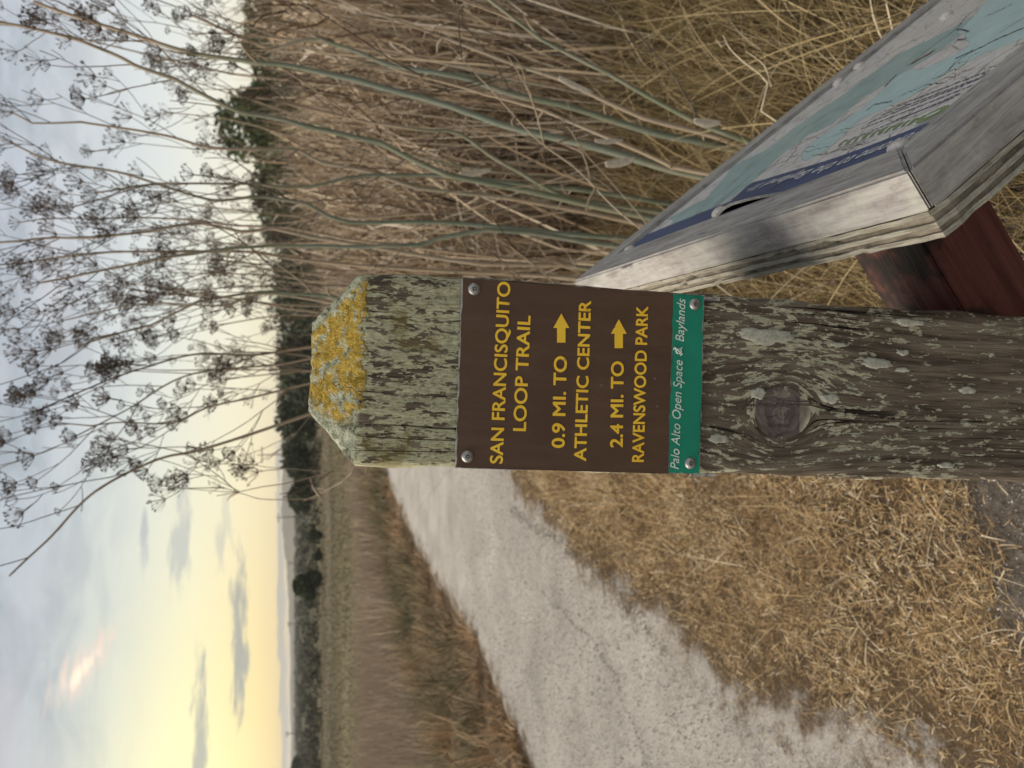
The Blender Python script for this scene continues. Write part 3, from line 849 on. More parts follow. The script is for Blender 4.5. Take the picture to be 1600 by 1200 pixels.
def f_map(t, b):
    a_ = t.node('ShaderNodeAttribute', attribute_name='tint').outputs['Fac']; O = ocoord(t)
    n1 = t.noise(O, 35, 5, .65, .4); n2 = t.noise(t.vec(*[t.m('MULTIPLY', q, k) for q, k in zip(t.sep(O), (60, 160, 60))]), 1.0, 4, .7)
    land = t.ramp(n1, [(.32, (.45, .445, .43)), (.5, (.62, .62, .63)), (.66, (.54, .56, .50))])
    vd, vc = t.voro(O, 26, 'DISTANCE_TO_EDGE'); vd2, _ = t.voro(O, 70, 'DISTANCE_TO_EDGE')
    land = t.mix(t.m('MULTIPLY', t.step(vd, .035, .01), .55), land, (.10, .10, .10))
    land = t.mix(t.m('MULTIPLY', t.step(vd2, .05, .0), .3), land, (.16, .15, .15))
    dull = t.ramp(n1, [(.3, (.21, .32, .32)), (.55, (.27, .42, .43)), (.7, (.36, .43, .40))])
    brt = t.ramp(n1, [(.3, (.34, .52, .54)), (.7, (.44, .62, .63))])
    c = t.mix(t.step(a_, .2, .3), land, dull); c = t.mix(t.step(a_, .7, .8), c, brt)
    c = t.mix(t.m('MULTIPLY', t.step(n2, .52, .68), .35), c, (.36, .35, .33))
    c = t.mix(t.m('MULTIPLY', t.step(t.noise(O, 300, 3, .7), .62, .7), .4), c, (.12, .11, .10))
    setp(t, b, c, .34, spec=.5)


MMAP = mat('faded_map_print', f_map)
MBLUE = mat('dark_blue_band', lambda t, b: setp(t, b, t.ramp(t.noise(ocoord(t), 40, 4, .6), [(.3, (.028, .060, .15)), (.7, (.045, .085, .19))]), .4, spec=.4))
MEDGE = mat('sheet_edge_grey', lambda t, b: setp(t, b, t.ramp(t.noise(ocoord(t), 400, 3, .7), [(.3, (.12, .12, .11)), (.7, (.38, .38, .35))]), .8))
sheet = obj('map_sheet', np_mesh('map_sheet', SV_, [sq[~colmask]], True, tn.ravel()), MMAP, panel)
sheet['label'] = 'faded teal and grey printed map sheet, buckled at the top'
band = obj('heading_band', np_mesh('heading_band', SV_, [sq[colmask]], True), MBLUE, sheet)
# thickness of the sheet along the lifted edge
ne = 120; ee = np.linspace(RW - .004, LE - RW + .004, ne); h0 = sheet_h(np.full(ne, ps[0]), ee)
Ve = np.concatenate([np.stack([np.full(ne, ps[0] - .0004), ee, h0 + .0002], 1), np.stack([np.full(ne, ps[0] - .0004), ee, h0 - .0026], 1)])
i_ = np.arange(ne - 1); obj('sheet_edge', np_mesh('sheet_edge', Ve, [np.stack([i_, i_ + ne, i_ + ne + 1, i_ + 1], 1)]), MEDGE, sheet)
g = Geo(); g.box((RW - .003, RW - .003, -RT - .0008), (LS - RW + .003, LE - RW + .003, -RT + .004)); obj('backing_board', g.mesh('backing_board'), MDARK, panel)


def on_sheet(pts, width, name, mat_, lift=.0004, n=24):
    """a printed line lying on the sheet; pts in photo pixels"""
    P = np.array([panel_pt(*p)[:2] for p in pts]); k = np.linspace(0, len(P) - 1, n)
    P = np.stack([np.interp(k, np.arange(len(P)), P[:, q]) for q in (0, 1)], 1)
    P += rng.normal(0, .0008, P.shape)
    T = np.gradient(P, axis=0); T /= np.linalg.norm(T, axis=1)[:, None] + 1e-9; Nn = np.stack([-T[:, 1], T[:, 0]], 1)
    A_, B_ = P + Nn * width / 2, P - Nn * width / 2
    V_ = np.concatenate([np.column_stack([A_, sheet_h(A_[:, 0], A_[:, 1]) + lift]), np.column_stack([B_, sheet_h(B_[:, 0], B_[:, 1]) + lift])])
    q = np.arange(n - 1)
    return V_, np.stack([q, q + n, q + n + 1, q + 1], 1)


MINK = mat('dark_map_ink', lambda t, b: setp(t, b, t.ramp(t.noise(ocoord(t), 200, 3, .7), [(.3, (.03, .035, .05)), (.7, (.08, .085, .10))]), .5))
MNAVY = mat('navy_small_print', lambda t, b: setp(t, b, t.ramp(t.noise(ocoord(t), 300, 3, .7), [(.3, (.05, .055, .10)), (.7, (.13, .13, .19))]), .5))
MRED = mat('red_map_mark', lambda t, b: setp(t, b, t.ramp(t.noise(ocoord(t), 200, 3, .7), [(.3, (.16, .02, .025)), (.7, (.26, .05, .05))]), .5))
MLEAF = mat('green_map_print', lambda t, b: setp(t, b, t.ramp(t.noise(ocoord(t), 100, 3, .7), [(.3, (.13, .20, .08)), (.7, (.20, .28, .13))]), .5))
MPALE = mat('white_map_print', lambda t, b: setp(t, b, t.ramp(t.noise(ocoord(t), 100, 3, .7), [(.3, (.48, .49, .48)), (.7, (.64, .65, .64))]), .5))
Zb = lambda pts: [(1340 + x / 6, x2 / 6) for x, x2 in pts]
lines = [(Zb([(0, 650), (400, 410), (740, 210)]), .0016), (Zb([(440, 580), (700, 380), (900, 240)]), .0016), (Zb([(900, 240), (1000, 120), (1140, 0)]), .0012), (Zb([(890, 500), (1100, 410), (1300, 310), (1560, 200)]), .0022), (Zb([(920, 330), (960, 335), (1000, 320)]), .0020), (Zb([(900, 245), (970, 240), (1020, 258)]), .0016),
         (Zb([(60, 1000), (130, 940), (240, 920), (300, 900)]), .0014), (Zb([(230, 780), (300, 700), (340, 660)]), .0020), (Zb([(1180, 110), (1420, 0)]), .0012), ([(1110, 318), (1150, 300), (1190, 272), (1230, 250), (1262, 226)], .0010), ([(1258, 218), (1290, 200), (1330, 172)], .0012), ([(1060, 345), (1110, 320), (1170, 268)], .0008), ([(1130, 290), (1180, 245), (1230, 215), (1260, 190)], .0008), ([(1268, 190), (1290, 176)], .0016), ([(1180, 268), (1186, 262), (1194, 258)], .0012)]
for k in range(34):                                        # contour and shore lines
    px, py = 1080 + 14.5 * k + random.uniform(-20, 20), 0
    lo_, hi_ = 330 - (px - 1080) * .60, 360 - (px - 1080) * .43
    py = random.uniform(lo_, hi_); pts_ = [(px, py)]
    for q in range(random.randint(3, 6)): px += random.uniform(8, 18); py += random.uniform(-13, -1); pts_.append((px, py))
    lines.append((pts_, random.uniform(.0005, .0011)))
for pts, w in lines:
    v_, q_ = on_sheet(pts, w, 'map_line', MINK); obj('map_line', np_mesh('map_line', v_, [q_]), MINK, sheet)
v_, q_ = on_sheet(Zb([(480, 562), (560, 510), (640, 470), (695, 430)]), .006, 'map_mark', MRED, .0005); obj('red_map_mark', np_mesh('red_map_mark', v_, [q_]), MRED, sheet)
# paragraph rows: too small and faded to read in the photograph
row_a = [((340, 950), (1230, 595)), ((200, 1040), (1190, 640)), ((90, 1110), (1110, 680)), ((10, 1175), (1040, 740)), ((20, 1230), (960, 800)), ((330, 1080), (880, 850))]
for r0, r1 in row_a:
    A_, B_ = [np.array(panel_pt(*Zb([p])[0])[:2]) for p in (r0, r1)]
    g = Geo(); f = 0
    while f < .97:
        w = random.uniform(.02, .07); f2 = min(f + w, 1); P0, P1 = A_ + (B_ - A_) * f, A_ + (B_ - A_) * f2
        d = (B_ - A_) / np.linalg.norm(B_ - A_); Nn = np.array([-d[1], d[0]]) * .0011
        Vv = [P0 + Nn, P0 - Nn, P1 - Nn, P1 + Nn]
        g.add([(p[0], p[1], float(sheet_h(*p)) + .0005) for p in Vv], [(0, 1, 2, 3)]); f = f2 + random.uniform(.008, .018)
    obj('small_print_row', g.mesh('small_print_row'), MNAVY, sheet)
# green oval emblem and the faded green title strokes
oc = np.array(panel_pt(1452, 170)[:2]); o1 = np.array(panel_pt(1478, 158)[:2])
du = (o1 - oc); Lu = np.linalg.norm(du); du /= Lu; dv = np.array([-du[1], du[0]])
for nm, ra, rb, mt, lf in (('emblem_rim', 1.05, .0125, MPALE, .0005), ('emblem', .95, .0105, MLEAF, .0008), ('emblem_leaf', .5, .003, MPALE, .0011)):
    Vv = [(*(oc), float(sheet_h(*oc)) + lf)]
    for a_ in np.linspace(0, 2 * math.pi, 28, endpoint=False):
        p = oc + du * Lu * ra * math.cos(a_) + dv * rb * math.sin(a_); Vv.append((*p, float(sheet_h(*p)) + lf))
    obj(nm, np_mesh(nm, np.array(Vv), [np.array([(0, 1 + k, 1 + (k + 1) % 28) for k in range(28)])]), mt, sheet)
for k in range(11):
    px = 1308 + k * 12.0; py = 224 - k * 4.2
    v_, q_ = on_sheet([(px, py), (px + 5, py - 7), (px + 13, py - 10 - (k % 3))], .0030 + .001 * (k % 2), 'faded_green_stroke', MLEAF, .0005, 8)
    obj('faded_green_stroke', np_mesh('faded_green_stroke', v_, [q_]), MLEAF, sheet)
# heading text on the blue band: starts at the near end, its letters' tops towards the high edge
src = text_mesh('Welcome to the Bayland Tr', 0, .18); co = np.array([v.co[:] for v in src.vertices]); fc = [tuple(p.vertices) for p in src.polygons]
e0, e1 = panel_pt(1437, 203).y, panel_pt(1181, 297).y
sx = (e1 - e0) / np.ptp(co[:, 0]); s_base = RW + .0385; cap = .0175; V_, F_ = [], []
for k, ox in enumerate((-.018, 0, .018)):
    o_ = len(V_)
    for c3 in co:
        e_ = e0 + (c3[0] + ox - co[:, 0].min()) * sx; s__ = s_base - c3[1] / CAPH * cap
        V_.append((s__, e_, float(sheet_h(s__, e_)) + .0006 + .00003 * k))
    F_ += [tuple(q + o_ for q in f) for f in fc]
tm = bpy.data.meshes.new('heading_text'); tm.from_pydata(V_, [], F_); tm.update()
MHEAD = mat('white_heading_print', lambda t, b: setp(t, b, t.ramp(t.noise(ocoord(t), 100, 3, .7), [(.3, (.80, .81, .82)), (.7, (.88, .88, .89))]), .5))
obj('heading_text', tm, MHEAD, sheet)
# domed fasteners round the sheet
fV, fQ = lathe([(.0085, -.001), (.0085, .0006), (.0078, .0022), (.0058, .0042), (.003, .0052), (.0001, .0055)], 20)
fm = np_mesh('fastener', fV, [fQ], True)
MFAST = mat('dull_white_metal', lambda t, b: setp(t, b, t.ramp(t.noise(ocoord(t), 200, 4, .7), [(.3, (.34, .31, .29)), (.7, (.60, .57, .54))]), .5, metal=.2)); fm.materials.append(MFAST)
for px, py in ((1400, 224), (1112, 341), (966, 398), (1262, 150), (1476, 20), (1340, 100)):
    p = panel_pt(px, py); s_ = min(max(p.x, RW + .008), LS - RW - .008); e_ = min(max(p.y, RW + .009), LE - RW - .009)
    o = obj('fastener', fm, None, panel); o.location = (s_, e_, float(sheet_h(s_, e_)) + .0012); o.rotation_euler = (random.uniform(-.15, .15), random.uniform(-.15, .15), 0)
# dark red stained arm, square to the back of the panel, butting on the side of the trail post
MREDW = mat('red_stained_wood', lambda t, b: (lambda O: (lambda g: setp(t, b, t.mix(t.m('MULTIPLY', t.step(t.m('SUBTRACT', t.noise(O, 18, 5, .65), t.m('MULTIPLY', t.m('SUBTRACT', t.sep(O)[0], .145), 3.0)), .44, .60), .92), t.ramp(g, [(.3, (.070, .020, .015)), (.5, (.13, .038, .029)), (.7, (.18, .062, .047))]), (.014, .009, .008)), .65, t.bump(g, .9, .004), spec=.35))(t.noise(t.vec(*[t.m('MULTIPLY', q, k) for q, k in zip(t.sep(O), (110, 110, 6))]), 1.0, 5, .65, .4)))(ocoord(t)))  # colour blackens towards the high side, painting in shade beneath the panel
zb = -RT - PT - .0018
q0 = panel_pt(1350, 402, zb); q1 = panel_pt(1566, 316, zb)
print('arm', q0, q1, 'post side', QMI @ (PM @ Vector((.07, 0, 1.0))))
AE0, AE1 = .168, .257                                      # along e
AS0 = .130; AS1 = AS0 + .089
endx = .0745
# length so that the arm's end meets the side of the post (cut on the slant)
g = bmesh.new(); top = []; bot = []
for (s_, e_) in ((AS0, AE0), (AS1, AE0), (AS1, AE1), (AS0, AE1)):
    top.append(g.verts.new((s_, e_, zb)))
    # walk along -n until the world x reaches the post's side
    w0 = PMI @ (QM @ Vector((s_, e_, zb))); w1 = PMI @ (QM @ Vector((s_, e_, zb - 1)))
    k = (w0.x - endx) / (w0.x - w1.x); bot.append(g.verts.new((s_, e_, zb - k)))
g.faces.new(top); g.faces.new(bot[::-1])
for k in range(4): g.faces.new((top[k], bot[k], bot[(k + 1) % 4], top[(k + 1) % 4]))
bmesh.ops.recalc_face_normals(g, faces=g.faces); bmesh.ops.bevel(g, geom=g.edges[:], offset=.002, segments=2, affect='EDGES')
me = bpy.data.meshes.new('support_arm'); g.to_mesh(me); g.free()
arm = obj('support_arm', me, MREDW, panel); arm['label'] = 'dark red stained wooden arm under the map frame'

# ------------------------------------------------------------------ fennel
def catmull(P, n):
    P = np.asarray(P, float); P = np.vstack([2 * P[0] - P[1], P, 2 * P[-1] - P[-2]]); m_ = len(P) - 3
    t = np.linspace(0, m_ - 1e-6, n); i = t.astype(int); f = (t - i)[:, None]
    a_, b_, c_, d_ = P[i], P[i + 1], P[i + 2], P[i + 3]
    return .5 * (2 * b_ + (c_ - a_) * f + (2 * a_ - 5 * b_ + 4 * c_ - d_) * f ** 2 + (3 * b_ - 3 * c_ + d_ - a_) * f ** 3)


def f_stem(t, b):
    a_ = t.node('ShaderNodeAttribute', attribute_name='tint').outputs['Fac']; O = pos(t)
    x, y, z = t.sep(O)
    n = t.noise(t.vec(t.m('MULTIPLY', x, 30), t.m('MULTIPLY', y, 30), t.m('MULTIPLY', z, 8)), 1.0, 4, .6)
    c = t.ramp(a_, [(0, (.060, .040, .028)), (.25, (.115, .085, .058)), (.45, (.30, .225, .15)), (.6, (.33, .27, .20)), (.68, (.20, .19, .125)), (.80, (.125, .145, .095)), (1, (.165, .19, .155))])
    c = t.mix(t.m('MULTIPLY', t.step(n, .48, .66), .6), c, (.25, .225, .165))
    c = t.mix(t.m('MULTIPLY', t.step(t.noise(O, 70, 4, .7), .60, .68), .6), c, (.10, .075, .05))
    rib = t.noise(t.vec(t.m('MULTIPLY', x, 900), t.m('MULTIPLY', y, 900), t.m('MULTIPLY', z, 5)), 1.0, 2, .6)
    setp(t, b, c, .6, t.bump(rib, .5, .001), spec=.3)


MSTEM = mat('fennel_stem', f_stem)
MUMB = tint_mat('fennel_umbel', [(0, (.055, .040, .030)), (.5, (.11, .082, .062)), (1, (.18, .14, .105))], .85, 0)


def make_umbel(seed, rays, size, full):
    rr = np.random.default_rng(seed); g = Geo()
    for k in range(rays):
        a_ = k * 2.399 + rr.uniform(-.2, .2); inc = math.sqrt((k + .5) / rays) * 1.05
        d = np.array([math.sin(inc) * math.cos(a_), math.sin(inc) * math.sin(a_), math.cos(inc)])
        L_ = size * rr.uniform(.75, 1.05); mid = d * L_ * .55 + np.array([0, 0, -.06 * size * inc]); tip = d * L_ + np.array([0, 0, .05 * size])
        g.tube([(0, 0, 0), mid, tip], [.0008, .0006, .0005], 3, .45, False)
        if rr.random() > full: continue
        for q in range(int(rr.integers(5, 11))):
            b_ = rr.uniform(0, 6.28); i2 = rr.uniform(0, 1.2)
            d2 = d * math.cos(i2) + np.cross(d, [math.sin(b_), math.cos(b_), .3]) * math.sin(i2); d2 /= np.linalg.norm(d2)
            l2 = size * rr.uniform(.10, .20); t2 = tip + d2 * l2
            g.tube([tip, t2], [.0004, .0004], 3, .3, False)
            if rr.random() < .85:
                e_ = rr.uniform(.0010, .0020); o_ = np.array([[1, 0, 0], [-1, 0, 0], [0, 1, 0], [0, -1, 0]]) * e_
                s1, s2 = t2 - d2 * e_ * .6, t2 + d2 * e_ * 1.9
                Vv = np.vstack([t2 + o_, s1, s2])
                g.add(Vv, None, [(0, 2, 5), (2, 1, 5), (1, 3, 5), (3, 0, 5), (2, 0, 4), (1, 2, 4), (3, 1, 4), (0, 3, 4)], float(rr.uniform(0, .5)))
    me = g.mesh('umbel'); me.materials.append(MUMB); return me


UMB_FULL = [make_umbel(100 + k, 13 + k, .036 + .003 * k, 1.0) for k in range(5)]
UMB_BARE = [make_umbel(200 + k, 11 + k, .045, .55) for k in range(3)]
UMB_DENSE = [make_umbel(300 + k, 22, .030 + .004 * k, 1.0) for k in range(3)]


def zrot(d, spin):
    q = Vector(d).to_track_quat('Z', 'Y').to_matrix().to_4x4(); return q @ Matrix.Rotation(spin, 4, 'Z')


N_UMB = 0


def add_umbel(parent, p, d, rr, kind):
    global N_UMB
    pool = {'full': UMB_FULL, 'bare': UMB_BARE, 'dense': UMB_DENSE}[kind]
    o = obj('umbel', pool[int(rr.integers(0, len(pool)))], None, parent)
    s_ = rr.uniform(.38, .92) * (1.15 if rr.random() < .15 else 1)
    o.matrix_world = Matrix.Translation(Vector(p)) @ zrot(d, rr.uniform(0, 6.28)) @ Matrix.Scale(s_, 4)
    N_UMB += 1


def unit(v): return np.asarray(v) / (np.linalg.norm(v) + 1e-9)


def grow_branch(g, P0, d0, L_, r_, rr, tips, depth, tint):
    n = 6; P = [np.array(P0)]; d = unit(d0)
    for k in range(n):
        d = unit(d + np.array([rr.normal(0, .06), rr.normal(0, .06), .10 + rr.normal(0, .05)])); P.append(P[-1] + d * L_ / n)
    P = np.array(P); g.tube(P, np.linspace(r_, max(r_ * .55, .0009), n + 1), 5 if depth == 0 else 4, np.linspace(tint, max(0, tint - .15), n + 1), False)
    tips.append((P[-1], d))
    if depth < 2:
        for k in range(int(rr.integers(0, 3)) if depth else int(rr.integers(1, 4))):
            i = int(rr.integers(2, n)); a_ = rr.uniform(0, 6.28); side = np.cross(unit(P[i] - P[i - 1]), [math.cos(a_), math.sin(a_), .2])
            dd = unit(unit(P[i] - P[i - 1]) * .8 + unit(side) * .6)
            grow_branch(g, P[i], dd, L_ * rr.uniform(.35, .6), max(r_ * .55, .0008), rr, tips, depth + 1, tint)


def fennel_stem(plant, P, r0, tint, seed, zbr=1.25, nbr=6, umb='full', umb_p=.9, blen=(.18, .42), top=True):
    """P: polyline from foot to tip, world space"""
    rr = np.random.default_rng(seed)
    P = np.array(P); n = max(30, int(np.linalg.norm(np.diff(P, axis=0), axis=1).sum() / .022)); C = catmull(P, n)
    hz = (C[:, 2] - C[0, 2]) / max(C[-1, 2] - C[0, 2], .01)
    rad = r0 * (1.08 - .80 * hz ** 1.1)
    node = int(rr.integers(7, 11))
    for i in range(0, n, node):
        rad[i] *= 1.12; sh = rr.normal(0, r0 * .9, 3) * [1, 1, .2]
        for q in range(-node + 1, node):
            if 0 <= i + q < n: C[i + q] += sh * (1 - abs(q) / node)
    tints = np.clip(tint - np.clip((hz - .68), 0, 1) * (1.5 if tint > .66 else .5), 0.08, 1)
    tints = np.clip(tints + np.repeat(rr.normal(0, .05, n // node + 2), node)[:n], .03, 1)
    tints[::node] = tints[::node] - .10 * rr.random(len(tints[::node]))
    g = Geo(); g.tube(C, rad, 8, tints)
    tips = []
    if top: tips.append((C[-1], unit(C[-1] - C[-2])))
    cand = [i for i in range(node, n - 2, node // 2) if C[i, 2] > zbr]
    rr.shuffle(cand)
    for i in sorted(cand[:int(nbr * 1.15)]):
        T = unit(C[i + 1] - C[i - 1]); a_ = rr.uniform(0, 6.28)
        side = np.cross(T, [math.cos(a_), math.sin(a_), .1]); dd = unit(T * .85 + unit(side) * rr.uniform(.4, .75))
        f = 1 - .5 * hz[i]
        grow_branch(g, C[i], dd, rr.uniform(*blen) * f * 1.2, max(rad[i] * .34, .0013), rr, tips, 0, max(.08, tints[i] - .35))
    # dead side twigs lower down
    for i in range(3, n - 3):
        if .35 < C[i, 2] < zbr and rr.random() < .075:
            T = unit(C[i + 1] - C[i - 1]); a_ = rr.uniform(0, 6.28); side = np.cross(T, [math.cos(a_), math.sin(a_), .1]); tp = []
            grow_branch(g, C[i], unit(T * .7 + unit(side) * .8), rr.uniform(.12, .42), rr.uniform(.0014, .0028), rr, tp, 1, float(rr.choice([.1, .2, .5, .58])))
            if rr.random() < .3: tips.append(tp[0])
    # dry leaf sheaths hanging at some lower nodes
    for i in range(node, n, node):
        if C[i, 2] < 1.5 and rr.random() < .25:
            a_ = rr.uniform(0, 6.28); dd = np.array([math.cos(a_), math.sin(a_), .6]); L_ = rr.uniform(.03, .08)
            g.tube([C[i], C[i] + dd * L_ * .5, C[i] + dd * L_ + np.array([0, 0, -.01])], [.004, .003, .0012], 4, .5, False)
    st = obj('stem', g.mesh('stem', True), MSTEM, plant)
    for p, d in tips:
        if rr.random() < umb_p:
            k = umb if umb != 'mix' else ('full', 'dense', 'bare')[int(rr.integers(0, 3))]
            add_umbel(st, p, unit(np.asarray(d) + [0, 0, .5]), rr, k)
    return st


def px_stem(pts, Y, slope=0.0):
    """pts: photo pixels from tip to foot; the stem stands in the upright plane y = Y (+ a little slope)"""
    P = []
    for k, p in enumerate(pts):
        P.append(np.array(hit_y(p[0], p[1], Y + slope * (len(pts) - 1 - k))))
    P = P[::-1]
    lo, d = P[0], unit(P[0] - P[1])
    d = unit(d * np.array([.75, .4, 1]))
    if d[2] > -.5: d = unit(np.array([d[0] * .5, 0, -1]))
    gz = float(terrain(lo[0], lo[1])) - .03
    k = (gz - lo[2]) / d[2]; foot = lo + d * k
    return [foot, lo + d * k * .5 + np.array([.01, 0, 0])] + P


PLANTS = {
 'A': ('tall blue-green fennel plant leaning right beside the map panel', [
   ([(50, 0), (167, 40), (290, 78), (433, 97), (560, 135), (707, 165), (800, 195), (930, 226), (1040, 258)], 1.75, .0105, .95, 5, 1.45),
   ([(300, 20), (415, 59), (482, 60), (550, 80), (607, 100), (712, 112), (800, 140), (892, 158), (1030, 200)], 1.85, .0100, .92, 4, 1.35),
   ([(560, -160), (766, 0), (908, 98), (1082, 190)], 1.6, .0072, .80, 3, 1.5),
   ([(535, 2), (665, 45), (800, 97), (870, 125), (1000, 180)], 1.8, .0075, .58, 3, 1.2)]),
 'B': ('green fennel plant with long arching stems behind the map panel', [
   ([(-60, 20), (60, 50), (183, 90), (240, 117), (347, 157), (450, 180), (570, 222), (675, 260), (825, 302), (982, 345)], 1.95, .0095, .84, 7, 1.4),
   ([(400, 160), (542, 184), (650, 200), (712, 210), (770, 252), (840, 288), (915, 310)], 2.0, .0078, .76, 4, 1.2),
   ([(607, 100), (750, 138), (864, 182), (1003, 234), (1095, 272)], 1.7, .0068, .57, 2, 1.25),
   ([(690, 60), (760, 130), (825, 202), (900, 260), (982, 342)], 1.65, .0036, .60, 1, 1.2)]),
 'C': ('slim fennel plant with a straight pale stem left of the arching ones', [
   ([(150, 300), (260, 290), (380, 284), (486, 289), (588, 274), (700, 276), (860, 300)], 2.1, .0072, .86, 6, 1.35),
   ([(20, 215), (83, 247), (187, 267), (323, 302), (406, 304), (476, 320), (544, 340), (700, 348), (900, 372)], 2.15, .0078, .86, 7, 1.45),
   ([(20, 170), (103, 193), (247, 207), (333, 230), (447, 237), (500, 250), (588, 274), (700, 300)], 2.3, .0078, .56, 6, 1.35)]),
 'D': ('fennel plant with dense dark seed heads right of the trail post', [
   ([(60, 440), (150, 420), (260, 400), (380, 388), (446, 380), (584, 390), (640, 384), (700, 376), (825, 370), (960, 380)], 2.0, .0085, .90, 8, 1.4),
   ([(-40, 380), (40, 372), (137, 373), (275, 357), (390, 361), (480, 365), (700, 400)], 2.25, .0085, .60, 7, 1.4),
   ([(-30, 415), (100, 400), (211, 393), (380, 391), (470, 405), (640, 420)], 2.4, .0075, .50, 8, 1.3),
   ([(30, 350), (150, 340), (260, 342), (370, 350), (500, 365), (640, 385)], 2.5, .0060, .45, 7, 1.3)]),
 'E': ('fennel plant rising straight above the lichen covered post top', [
   ([(120, 540), (230, 500), (320, 478), (410, 460), (480, 462), (560, 470), (700, 480)], 2.1, .0075, .84, 8, 1.35),
   ([(100, 500), (215, 474), (340, 473), (412, 462), (520, 475), (640, 490)], 2.3, .0060, .55, 8, 1.3),
   ([(60, 640), (183, 584), (289, 556), (394, 556), (458, 547), (580, 530)], 2.2, .0062, .42, 8, 1.35)]),
 'F': ('fennel plant with umbels above the post, its longest stem leaning left', [
   ([(14, 900), (69, 845), (151, 763), (252, 721), (321, 703), (486, 648), (620, 600), (700, 580)], 2.0, .0078, .48, 5, 1.45),
   ([(120, 680), (197, 639), (293, 588), (435, 575), (520, 560), (640, 550)], 2.15, .0058, .44, 8, 1.35),
   ([(90, 665), (174, 659), (270, 662), (330, 634), (435, 609), (560, 580)], 2.1, .0058, .44, 8, 1.35)]),
 'G': ('thin dry fennel sprig with bare umbels at the left of the post top', [
   ([(345, 760), (380, 771), (408, 780), (462, 780), (507, 774), (545, 745), (600, 700)], 1.9, .0030, .50, 2, 1.30),
   ([(398, 722), (410, 730), (450, 732), (500, 735), (540, 735), (590, 715)], 1.9, .0026, .50, 2, 1.30)]),
}
sd_ = 1000
for key, (lab, stems) in PLANTS.items():
    Ps = [px_stem(s_[0], s_[1], random.uniform(-.006, .006)) for s_ in stems]
    base = np.mean([p[0] for p in Ps], axis=0)
    pl = empty('fennel_plant', (0, 0, 0), lab, 'fennel', 'fennel plants beside the trail')
    pl.location = base; bpy.context.view_layer.update()
    for P, s_ in zip(Ps, stems):
        sd_ += 1
        kind = 'bare' if key == 'G' else ('dense' if key in 'EF' and len(s_[0]) == 6 else 'mix' if key in 'AB' else 'full')
        st = fennel_stem(pl, P, s_[2], s_[3], sd_, s_[5], s_[4], kind, .80 if key != 'F' else .86, (.10, .22) if key == 'G' else (.18, .42))
        st.matrix_parent_inverse = pl.matrix_world.inverted()
# umbels were placed in world space under stems that sit at the origin: stems carry the inverse of their plant's place

FILL = [(1.05, 2.6, 2.1), (1.5, 2.4, 2.0), (.75, 2.9, 2.1), (.35, 2.8, 1.95), (1.9, 2.9, 2.15), (.1, 2.75, 1.85), (1.25, 3.3, 2.2), (.55, 3.5, 2.1), (1.7, 3.6, 2.1), (2.3, 3.4, 2.2)]
for k, (fx, fy, fh) in enumerate(FILL):
    pl = empty('fennel_plant', (fx, fy, 0), 'dry brown fennel plant in the thicket behind the front stems', 'fennel', 'dry fennel plants of the thicket')
    bpy.context.view_layer.update()
    for q in range(4):
        sd_ += 1; a_ = random.uniform(0, 6.28); sp = random.uniform(.03, .10); ln = random.uniform(-.12, .30); hh = fh * random.uniform(.72, 1.05)
        P = [np.array([fx + sp * math.cos(a_) + ln * f ** 1.3 * hh * .5 + .03 * math.sin(f * 7 + q), fy + sp * math.sin(a_) + .1 * math.sin(a_) * f, -.02 + hh * f]) for f in np.linspace(0, 1, 7)]
        st = fennel_stem(pl, P, random.uniform(.0045, .0075), random.choice([.30, .45, .55, .6, .78]), sd_, 1.15, 4, 'mix', .6)
        st.matrix_parent_inverse = pl.matrix_world.inverted()
print('umbels', N_UMB)

# ------------------------------------------------------------------ grasses
def blades(name, P, H, Wd, az_, lean, curl, seg, tint, mat_, parent=None):
    n = len(P); V = np.zeros((n, seg + 1, 2, 3)); p = np.array(P, float); ang = np.array(lean, float)
    roll = rng.uniform(-1.2, 1.2, n); st = H / seg
    for k in range(seg + 1):
        f = k / seg; w = Wd * (1 - f) ** .6 * .5 + .0002
        wx, wy = -np.sin(az_ + roll), np.cos(az_ + roll)
        V[:, k, 0] = p + np.stack([wx * w, wy * w, 0 * w], 1); V[:, k, 1] = p - np.stack([wx * w, wy * w, 0 * w], 1)
        p = p + np.stack([np.cos(az_) * np.sin(ang) * st, np.sin(az_) * np.sin(ang) * st, np.cos(ang) * st], 1); ang = ang + curl / seg
    i = np.arange(n)[:, None] * (seg + 1) * 2 + np.arange(seg)[None, :] * 2
    Q = np.stack([i, i + 1, i + 3, i + 2], -1).reshape(-1, 4)
    return obj(name, np_mesh(name, V.reshape(-1, 3), [Q], True, np.repeat(tint, (seg + 1) * 2)), mat_, parent)


MSTRAW = tint_mat('dry_straw', [(0, (.055, .034, .018)), (.3, (.20, .125, .06)), (.6, (.44, .30, .145)), (.85, (.60, .46, .25)), (1, (.70, .61, .45))], .75, 0)
MTHICK = tint_mat('dead_stalks', [(0, (.045, .030, .019)), (.3, (.16, .108, .064)), (.6, (.37, .28, .185)), (.85, (.52, .425, .31)), (1, (.60, .53, .43))], .8, 0)
MTALL = tint_mat('tall_dry_grass', [(0, (.06, .042, .022)), (.35, (.19, .14, .065)), (.65, (.34, .26, .13)), (.9, (.48, .38, .21)), (1, (.56, .49, .36))], .75, 0)
MREED = tint_mat('tan_reeds', [(0, (.17, .13, .09)), (.5, (.36, .285, .205)), (.85, (.44, .355, .255)), (1, (.24, .22, .12))], .85, 0)
MBANK = tint_mat('bank_grass', [(0, (.085, .085, .045)), (.3, (.155, .15, .08)), (.55, (.28, .22, .135)), (.8, (.39, .275, .165)), (1, (.46, .31, .18))], .85, 0)


